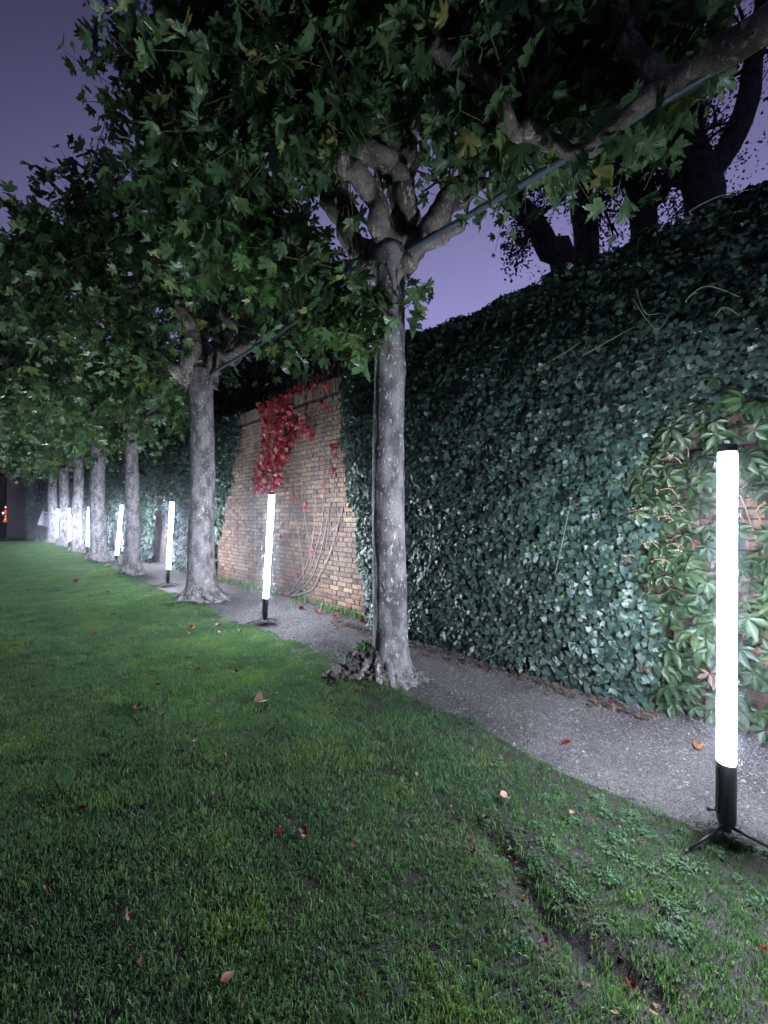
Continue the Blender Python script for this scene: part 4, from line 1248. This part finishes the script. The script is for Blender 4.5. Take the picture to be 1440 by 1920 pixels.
def make_lamp():
    root = bpy.data.objects.new('light_tube_lamp', None); C.objects.link(root)
    def part(name, V, F, mat, parent, smooth=True):
        o = bpy.data.objects.new(name, raw_mesh(name, np.array([tuple(v) for v in V]), F, mat, smooth)); C.objects.link(o); o.parent = parent; return o
    v, f = lathe([(.0325, .352), (.0335, .372), (.0335, 1.700), (.0325, 1.716)], 12); part('tube', v, f, M['emit'], root)
    v, f = lathe([(.028, 1.717), (.034, 1.718), (.036, 1.722), (.036, 1.748), (.032, 1.752), (.018, 1.753)]); cap = part('end_cap', v, f, M['black'], root)
    a = Acc()
    a.tube([(-.02, 0, 1.752), (-.02, 0, 1.775), (.02, 0, 1.775), (.02, 0, 1.752)], [.004] * 4, sides=6); part('hanging_eye', a.V, a.F, M['black'], cap)
    v, f = lathe([(.012, .080), (.028, .084), (.034, .096), (.0355, .115), (.0355, .338), (.0365, .342), (.0365, .350), (.025, .351)]); bs = part('base_housing', v, f, M['black'], root)
    a = Acc(); a.box((-.038, 0, .23), (.008, .014, .20)); part('cable_rail', a.V, a.F, M['black'], bs, False)
    a = Acc(); a.tube([(-.04, 0, .14), (-.075, 0, .145)], [.004, .004], sides=8); a.tube([(-.073, 0, .145), (-.083, 0, .146)], [.009, .008], sides=8); part('knob', a.V, a.F, M['black'], bs)
    v, f = lathe([(.016, .052), (.020, .056), (.020, .086), (.012, .09)], 16); part('hub', v, f, M['black'], root)
    for k in range(3):
        an = math.radians((-165, -30, 58)[k])
        dx, dy = math.cos(an), math.sin(an)
        a = Acc(); a.tube([(dx * .012, dy * .012, .075), (dx * .225, dy * .225, .012)], [.0065, .0055], sides=8)
        lg = part('leg', a.V, a.F, M['black'], root)
        a = Acc(); a.tube([(dx * .218, dy * .218, .013), (dx * .236, dy * .236, .006)], [.008, .0075], sides=8); part('rubber_foot', a.V, a.F, M['black'], lg)
    return root
def copy_tree(o, parent=None):
    c = o.copy(); C.objects.link(c); c.parent = parent
    for ch in list(o.children): copy_tree(ch, c)
    return c
lamp0 = make_lamp()
for i, (x, y) in enumerate(LAMPS):
    L = lamp0 if i == 0 else copy_tree(lamp0)
    z = max(float(lawn_h(x, y)), 0.0) * .9 + .004
    L.location = (x, y, z)
    q = Vector((RX, RY, 0)) * LEAN[i]
    ax = Vector((0, 0, 1)).cross(q)
    rot = Matrix.Rotation(math.atan(LEAN[i]), 3, ax.normalized() if LEAN[i] > 0 else ax.normalized()) if abs(LEAN[i]) > 1e-4 else Matrix.Identity(3)
    if LEAN[i] < 0: rot = Matrix.Rotation(math.atan(-LEAN[i]), 3, ax.normalized())
    L.rotation_euler = (rot @ Matrix.Rotation(-YAW + (.0 if i == 0 else rng.uniform(-.4, .4)), 3, 'Z')).to_euler()
    tag(L, LAMP_LABEL[i], 'lamp', 'glowing tube lamps along the path')

# ------------------------------------------------------------------ fallen leaves
FCOL = {'red': (0.32, 0.03, 0.03), 'dark red': (0.14, 0.02, 0.025), 'orange': (0.42, 0.16, 0.04), 'tan': (0.26, 0.165, 0.10), 'brown': (0.16, 0.09, 0.055), 'pink': (0.45, 0.22, 0.17), 'yellow': (0.45, 0.36, 0.12), 'pale': (0.34, 0.30, 0.25)}
FM = {k: leaf_mat('fallen_leaf_' + k.replace(' ', '_'), [(0, tuple(c * .45 for c in v)), (1, tuple(min(1, c * .85) for c in v))], .6, .3, .12, (1.1, .9, .8)) for k, v in FCOL.items()}
def curled(shape, c1, c2):
    v, f = shape; v = v.copy(); x, y = v[:, 0].copy(), v[:, 1].copy() - .4
    v[:, 0] = np.sin(x * c1) / c1; v[:, 1] = np.sin(y * c2) / c2
    v[:, 2] += (1 - np.cos(x * c1)) / c1 + (1 - np.cos(y * c2)) / c2
    return v, f
FSH = [curled(PLANE[0], 3.0, 1.2), curled(REDL[0], 1.6, 2.4), curled(REDL[1], 2.2, 1.4), curled(REDL[2], 3.2, .6)]
FME = {(c, s): raw_mesh('fallen_leaf', *FSH[s], FM[c], True) for c in FM for s in range(4)}
FALLEN = [
 (142, 1093, 17, 'orange', 'bright orange fallen leaf on the lawn before the third tree'), (202, 1113, 13, 'brown', 'brown fallen leaf on the lawn left of the second lamp in the far row'),
 (177, 1190, 16, 'red', 'dull red fallen leaf alone on the far left lawn'), (75, 1254, 9, 'pale', 'tiny pale fallen leaf on the dim left lawn'),
 (275, 1267, 11, 'pink', 'small pink fallen leaf just below a red one on mid lawn'), (285, 1260, 11, 'red', 'small red fallen leaf just above a pink one on mid lawn'),
 (297, 1285, 18, 'red', 'thin red-brown fallen leaf below the pink and red pair'), (373, 1257, 15, 'red', 'bold red fallen leaf on the lawn below the second tree'),
 (272, 1298, 9, 'pale', 'grey-white leaf scrap left of mid lawn'), (31, 1311, 15, 'red', 'dim red fallen leaf at the left picture edge'),
 (261, 1322, 24, 'pink', 'pinkish tan curled fallen leaf on mid lawn'), (303, 1348, 20, 'brown', 'dark curled fallen leaf below the pinkish tan one'),
 (431, 1275, 13, 'pink', 'pink fallen leaf in the bright green lit turf'), (443, 1258, 14, 'dark red', 'dark red fallen leaf in the bright green lit turf'),
 (490, 1316, 42, 'tan', 'largest curled tan fallen leaf on the lawn left of the near tree'), (401, 1315, 15, 'pale', 'pale sliver of a leaf left of the largest tan one'),
 (358, 1178, 16, 'orange', 'orange-red fallen leaf left of the second lamp tripod'), (355, 1190, 9, 'tan', 'small tan fallen leaf just under an orange-red one'),
 (412, 1186, 11, 'pink', 'small pink fallen leaf near the second lamp tripod'), (408, 1176, 14, 'tan', 'tan fallen leaf behind a small pink one by the second lamp'),
 (450, 1188, 11, 'tan', 'tan fallen leaf closest to the second lamp tripod'), (370, 1398, 24, 'tan', 'tan folded fallen leaf on the open lawn at centre left'),
 (427, 1435, 13, 'red', 'small red fallen leaf right of a tan folded one'), (150, 1463, 14, 'pink', 'dull pink fallen leaf on the dark left lawn'),
 (10, 1385, 14, 'pale', 'pale leaf scrap cut by the left edge'), (535, 1365, 12, 'brown', 'small brown fallen leaf on the lawn left of the tree roots'),
 (158, 1518, 24, 'dark red', 'blackish red upright fallen leaf on the dark left lawn'), (525, 1567, 22, 'red', 'deep red fallen leaf beside an upright pink one'),
 (573, 1560, 28, 'pink', 'upright pink fallen leaf on the middle of the near lawn'), (662, 1583, 13, 'red', 'small red fallen leaf right of the upright pink one'),
 (92, 1660, 19, 'dark red', 'dark red fallen leaf in the lower left gloom'), (67, 1719, 19, 'yellow', 'yellowish fallen leaf in the lower left corner area'),
 (243, 1717, 28, 'pink', 'cupped pink-tan fallen leaf on the lower left lawn'), (268, 1798, 20, 'brown', 'brown leaf below the cupped pink-tan one'),
 (430, 1827, 32, 'pink', 'curled pinkish fallen leaf near the bottom of the lawn'), (452, 1867, 17, 'tan', 'tan leaf scrap under the curled pinkish leaf at the bottom'),
 (680, 1863, 19, 'tan', 'tan fallen leaf near the bottom edge at centre'), (944, 1496, 32, 'pink', 'long pale pink fallen leaf on turf near the path bend'),
 (1071, 1525, 18, 'pink', 'small pink fallen leaf right of the long pale pink one'), (908, 1529, 20, 'brown', 'brown fallen leaf below left of the long pale pink one'),
 (887, 1593, 22, 'brown', 'crumpled brown fallen leaf at the head of the bare gully'), (983, 1652, 24, 'orange', 'orange-red fallen leaf on the bare gully edge'),
 (947, 1738, 16, 'tan', 'squarish tan fallen leaf left of the bare gully'), (1020, 1746, 25, 'dark red', 'curled dark red fallen leaf left of the bare gully'),
 (1181, 1808, 28, 'red', 'flat bright red fallen leaf right of the bare gully'), (1160, 1539, 12, 'tan', 'tiny tan fallen leaf in turf left of the nearest tripod'),
 (1220, 1873, 20, 'yellow', 'yellow-tan fallen leaf at bottom right'), (1150, 1892, 24, 'tan', 'tan fallen leaf at the bottom of the gully'),
 (1428, 1782, 18, 'red', 'red fallen leaf cut by the right edge'), (1403, 1780, 20, 'dark red', 'dark red fallen leaf beside the one at the right edge'),
 (1060, 1388, 28, 'red', 'red-brown fallen leaf lying on the gravel path'), (900, 1249, 18, 'red', 'scarlet round leaf at the foot of the ivy'),
 (1304, 1396, 30, 'orange', 'orange fallen leaf on gravel below the green creeper'), (820, 1580, 19, 'red', 'red fallen leaf on the near lawn left of the gully'),
 (780, 1450, 15, 'pink', 'pink fallen leaf on the lawn below the near tree'), (565, 1141, 18, 'red', 'red leaf at the brick wall foot, leftmost of four'),
 (597, 1149, 20, 'red', 'red leaf at the brick wall foot, second of four'), (628, 1155, 24, 'red', 'red leaf at the brick wall foot, third of four'), (681, 1163, 18, 'red', 'red leaf at the brick wall foot beside the near trunk')]
for i, (px, py, s, c, lab) in enumerate(FALLEN):
    p = ground(px, py, .03)
    x, y = p.x, p.y
    if x > WALL_X - .06: y *= (WALL_X - .06) / x; x = WALL_X - .06
    d = x * FX + y * FY
    lawn_here = x < float(lawn_edge(y)) - .03
    z = (float(lawn_h(x, y)) + .020 * float(1 - bare(x, y)) + .006) if lawn_here else .016
    o = bpy.data.objects.new('fallen_leaf', FME[(c, i % 4)])
    k = s / FPX * d * .72
    o.scale = (k, k, k)
    o.rotation_euler = (rng.uniform(.1, .8) if lawn_here else rng.uniform(0, .3), rng.uniform(-.5, .5), rng.uniform(0, 6.28))
    o.location = (x, y, z + k * .12)
    C.objects.link(o)
    tag(o, lab, 'leaf', 'fallen autumn leaves')

# ------------------------------------------------------------------ park trees behind the wall
def branching(start, d, L, r, depth, acc, tips, spread=.55, up=.15):
    P, R = [start], [r]
    p = start; dd = d
    n = 4
    for i in range(n):
        dd = (dd + Vector(rng.normal(0, .16, 3)) + Vector((0, 0, up * .3))).normalized()
        p = p + dd * (L / n); P.append(p); R.append(r * (1 - .45 * (i + 1) / n))
    acc.tube(P, R, sides=9 if depth > 2 else 5, cap=False, rough=.2 if depth > 2 else 0)
    if depth == 0:
        tips.append(p); tips.append(P[2]); return
    for i in range(3 if depth > 1 else 4):
        nd = (dd + Vector(rng.normal(0, spread, 3))).normalized()
        branching(P[-1] if i < 2 else P[2], nd, L * rng.uniform(.6, .8), r * .55, depth - 1, acc, tips, spread, up)

QUAD = [(np.array([(0, 0, 0), (.32, .45, .04), (0, 1, -.05), (-.32, .45, .04)], float), np.array([(0, 1, 2), (0, 2, 3)]))]
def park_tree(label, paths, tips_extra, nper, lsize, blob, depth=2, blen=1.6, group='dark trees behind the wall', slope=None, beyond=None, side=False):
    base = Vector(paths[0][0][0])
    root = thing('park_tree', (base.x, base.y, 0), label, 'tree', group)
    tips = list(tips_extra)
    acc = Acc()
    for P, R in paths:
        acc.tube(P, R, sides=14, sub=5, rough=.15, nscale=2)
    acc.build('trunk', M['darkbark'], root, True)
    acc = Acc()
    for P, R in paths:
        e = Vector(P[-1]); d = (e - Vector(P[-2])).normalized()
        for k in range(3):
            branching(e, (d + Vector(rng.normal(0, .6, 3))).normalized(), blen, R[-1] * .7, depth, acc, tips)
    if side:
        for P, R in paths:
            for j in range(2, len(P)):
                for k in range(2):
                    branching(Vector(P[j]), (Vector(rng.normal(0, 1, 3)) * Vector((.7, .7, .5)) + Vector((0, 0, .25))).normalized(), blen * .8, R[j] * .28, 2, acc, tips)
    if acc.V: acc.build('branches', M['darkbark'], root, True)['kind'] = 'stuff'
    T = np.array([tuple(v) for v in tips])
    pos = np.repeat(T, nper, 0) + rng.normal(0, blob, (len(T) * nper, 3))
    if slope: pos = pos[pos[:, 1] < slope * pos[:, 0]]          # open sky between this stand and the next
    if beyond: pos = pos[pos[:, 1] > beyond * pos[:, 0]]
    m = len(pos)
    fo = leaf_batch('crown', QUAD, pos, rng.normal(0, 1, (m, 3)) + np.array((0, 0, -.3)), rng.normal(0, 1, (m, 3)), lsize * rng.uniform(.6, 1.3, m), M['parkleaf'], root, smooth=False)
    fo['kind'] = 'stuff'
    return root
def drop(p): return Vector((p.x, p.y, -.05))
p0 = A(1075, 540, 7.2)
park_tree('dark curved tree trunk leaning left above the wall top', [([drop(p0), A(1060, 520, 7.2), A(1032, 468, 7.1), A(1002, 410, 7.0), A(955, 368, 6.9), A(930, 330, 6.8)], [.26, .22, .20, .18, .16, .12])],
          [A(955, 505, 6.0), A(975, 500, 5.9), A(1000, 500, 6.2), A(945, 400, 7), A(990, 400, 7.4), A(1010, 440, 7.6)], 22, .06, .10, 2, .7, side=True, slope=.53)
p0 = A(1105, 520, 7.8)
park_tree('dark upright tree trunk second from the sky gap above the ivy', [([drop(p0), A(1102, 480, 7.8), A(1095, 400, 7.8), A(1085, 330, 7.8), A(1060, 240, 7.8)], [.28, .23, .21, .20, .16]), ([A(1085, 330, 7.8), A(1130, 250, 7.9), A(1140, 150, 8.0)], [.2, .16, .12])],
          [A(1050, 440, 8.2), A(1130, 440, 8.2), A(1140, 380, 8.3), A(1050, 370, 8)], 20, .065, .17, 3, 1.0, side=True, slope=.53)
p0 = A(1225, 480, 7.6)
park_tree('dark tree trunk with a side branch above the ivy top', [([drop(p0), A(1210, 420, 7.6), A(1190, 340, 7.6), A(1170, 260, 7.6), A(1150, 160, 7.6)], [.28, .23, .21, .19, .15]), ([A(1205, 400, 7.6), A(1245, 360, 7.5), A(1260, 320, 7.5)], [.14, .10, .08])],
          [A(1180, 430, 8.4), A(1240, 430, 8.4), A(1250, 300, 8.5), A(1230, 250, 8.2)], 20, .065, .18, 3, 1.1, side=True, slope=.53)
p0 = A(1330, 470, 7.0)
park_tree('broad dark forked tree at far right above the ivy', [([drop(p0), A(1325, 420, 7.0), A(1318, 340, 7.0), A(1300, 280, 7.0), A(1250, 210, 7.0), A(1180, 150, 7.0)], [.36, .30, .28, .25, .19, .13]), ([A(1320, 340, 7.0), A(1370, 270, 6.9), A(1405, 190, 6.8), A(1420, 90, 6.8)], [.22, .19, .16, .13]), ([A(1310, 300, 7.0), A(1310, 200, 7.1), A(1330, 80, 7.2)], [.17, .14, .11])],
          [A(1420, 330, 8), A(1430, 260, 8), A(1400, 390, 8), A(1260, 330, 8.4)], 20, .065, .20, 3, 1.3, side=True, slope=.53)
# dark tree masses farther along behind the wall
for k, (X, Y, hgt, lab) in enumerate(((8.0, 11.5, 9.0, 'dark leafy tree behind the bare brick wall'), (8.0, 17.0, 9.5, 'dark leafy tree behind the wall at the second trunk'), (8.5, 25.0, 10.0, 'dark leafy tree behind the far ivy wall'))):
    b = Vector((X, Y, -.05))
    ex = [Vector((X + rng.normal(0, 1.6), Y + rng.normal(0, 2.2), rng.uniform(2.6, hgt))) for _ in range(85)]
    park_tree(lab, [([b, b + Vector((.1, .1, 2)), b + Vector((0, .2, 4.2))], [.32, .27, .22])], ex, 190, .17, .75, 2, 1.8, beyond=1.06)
# trees at the far end of the garden
for k, (X, Y, hgt, lab) in enumerate(((-1.0, 44.0, 19.0, 'tall dark tree at the far left end of the garden'), (-9.0, 46.0, 17.0, 'dark tree beyond the far building, left edge'), (5.0, 42.0, 12.0, 'dark tree behind the far corner of the wall'))):
    b = Vector((X, Y, -.05))
    ex = [Vector((X + rng.normal(0, 2.6), Y + rng.normal(0, 2.0), rng.uniform(4.5, hgt))) for _ in range(110)]
    park_tree(lab, [([b, b + Vector((.2, .1, 4)), b + Vector((0, .2, 8))], [.45, .38, .3])], ex, 110, .45, 1.1, 2, 2.6, 'dark trees at the far end')

# ------------------------------------------------------------------ far end: hedge, board, building
hroot = thing('hedge', (2.9, 31.4, 0), 'dark ivy hedge closing the far end of the path', 'hedge')
m = 5200
hx = rng.uniform(1.75, 4.2, m); hz = rng.uniform(.02, 4.1, m)
hy = 31.2 + .25 * wob(hx, hz, .5) - .10 * rng.random(m)
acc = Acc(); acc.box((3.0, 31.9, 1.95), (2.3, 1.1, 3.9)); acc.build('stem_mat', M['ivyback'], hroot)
f = leaf_batch('foliage', IVY_LO, np.stack([hx, hy, hz], -1), np.array((0, 0, -1.)) + rng.normal(0, .5, (m, 3)), np.array((-.2, -1, .4)) + rng.normal(0, .4, (m, 3)), rng.uniform(.10, .18, m), M['ivy'], hroot); f['kind'] = 'stuff'

bc = at(86, 973, 22.0)
broot = thing('notice_board', (bc.x, bc.y, 0), 'small white tilted notice board standing beside the last tree', 'sign')
Rb = Matrix.Rotation(-YAW * .55, 3, 'Z') @ Matrix.Rotation(math.radians(-14), 3, 'X') @ Matrix.Rotation(math.radians(11), 3, 'Y')
acc = Acc(); acc.box(bc, (.56, .025, .80), Rb); acc.build('panel', plain('white_board', (.72, .72, .74), .5), broot)
ink = plain('print_ink', (.16, .16, .2), .6)
def on_board(x, z, w, h): acc.box(bc + Rb @ Vector((x, -.017, z)), (w, .004, h), Rb)
acc = Acc(); on_board(-.04, .25, .26, .07); acc.build('heading', ink, broot)
acc = Acc()
for (x, z, w, h) in ((0, .11, .40, .018), (0, -.14, .40, .018), (-.2, -.015, .018, .26), (.2, -.015, .018, .26)): on_board(x, z, w, h)
acc.build('printed_frame', ink, broot)
for z in (.05, .0, -.05, -.24, -.29):
    acc = Acc(); on_board(0, z, .28, .016); acc.build('text_line', ink, broot)
for sx in (-.2, .2):
    acc = Acc(); acc.tube([bc + Rb @ Vector((sx, .02, -.3)), Vector((bc.x + sx * .8, bc.y + .1 - sx * .3, .02))], [.018, .018], sides=8)
    acc.build('leg', M['black'], broot)

gm = plain('far_facade', (0.09, 0.085, 0.09), .9, bump=.4, bscale=20)
groot = thing('building', (-3, 34, 0), 'dark building at the far left end with a brick arch over its doorway', 'building')
acc = Acc()
acc.box((-9.0, 34.3, 4.0), (16.0, .5, 8.0)); acc.box((1.55, 34.3, 4.0), (1.1, .5, 8.0)); acc.box((0.0, 34.3, 6.2), (1.99, .5, 3.6))
acc.build('wall', gm, groot)
acc = Acc()
for k in range(15):
    a = math.pi * k / 14; c = Vector((0.0 + math.cos(a) * 1.35, 33.99, 3.2 + math.sin(a) * 1.25))
    acc.box(c, (.30, .14, .20), Matrix.Rotation(-(a), 3, 'Y'))
acc.box((0, 34.0, 5.1), (3.2, .12, .9))
acc.build('brick_arch', plain('arch_brick', (.26, .10, .08), .9, bump=.5, bscale=30), groot)
for k, (x, z) in enumerate(((-2.6, 5.6), (-.6, 6.3), (.6, 6.3), (-4.6, 5.6))):
    acc = Acc(); acc.box((x, 34.03, z), (.8, .1, 1.2)); w_ = acc.build('window', plain('window_frame', (.35, .35, .36), .6), groot)
    acc = Acc(); acc.box((x, 33.975, z), (.62, .02, 1.02)); acc.build('pane', plain('dark_glass', (.02, .02, .03), .1), w_)
acc = Acc(); acc.box((0, 37.5, 2.0), (8, .2, 4.2)); acc.build('back_wall', gm, groot)
def glow(name, col, s):
    m = bpy.data.materials.new(name); m.use_nodes = True; n, l = m.node_tree.nodes, m.node_tree.links; n.clear()
    out = n.new('ShaderNodeOutputMaterial'); e = n.new('ShaderNodeEmission'); e.inputs[0].default_value = (*col, 1); e.inputs[1].default_value = s; l.new(e.outputs[0], out.inputs[0]); return m
disp = thing('lit_display', (.2, 36.6, 0), 'small red and orange glowing display inside the far dark doorway', 'display')
GR, GO, GW = glow('red_light', (1, .06, .03), 1.6), glow('orange_light', (1, .42, .12), 1.4), glow('white_light', (.85, .9, 1), 1.6)
def pane(px, py, w, h, m):
    c = at(px, py, 26.0); acc = Acc(); k = 26.0 / FPX
    acc.box(c, (w * k, .05, h * k), Matrix.Rotation(-YAW, 3, 'Z')); acc.build('lit_pane', m, disp)
for a in ((12, 960, 6, 8, GR), (12, 968, 4, 3, GO), (12, 973, 6, 3, GO), (11, 977, 8, 4, GR), (17, 977, 5, 6, GR), (12, 980, 5, 2, GO), (11, 951, 2.5, 3, GW), (5.5, 962, 2, 4, GW), (25.5, 956, 2.5, 2.5, GW), (25.5, 961, 2, 2, GR), (25.5, 973, 2.5, 9, GW), (20, 961, 3, 2.5, GO)): pane(*a)
acc = Acc(); c = at(15, 988, 26.0); acc.box((c.x, c.y, .5), (1.2, .3, 1.0), Matrix.Rotation(-YAW, 3, 'Z')); acc.build('counter', gm, disp)


# ------------------------------------------------------------------ thin mist added to give the tubes a halo like lens bloom
acc = Acc(); acc.box((0, 0, 12), (1204, 1204, 27))
hm = bpy.data.materials.new('halo_haze'); hm.use_nodes = True
hn, hl = hm.node_tree.nodes, hm.node_tree.links; hn.clear()
h_out = hn.new('ShaderNodeOutputMaterial'); h_vol = hn.new('ShaderNodeVolumePrincipled')
h_vol.inputs['Density'].default_value = 0.0015
h_vol.inputs['Color'].default_value = (.86, .90, 1, 1)
h_vol.inputs['Anisotropy'].default_value = .97
hl.new(h_vol.outputs[0], h_out.inputs['Volume'])
tag(acc.build('halo_haze', hm), kind='stuff')
scene.cycles.volume_bounces = 0
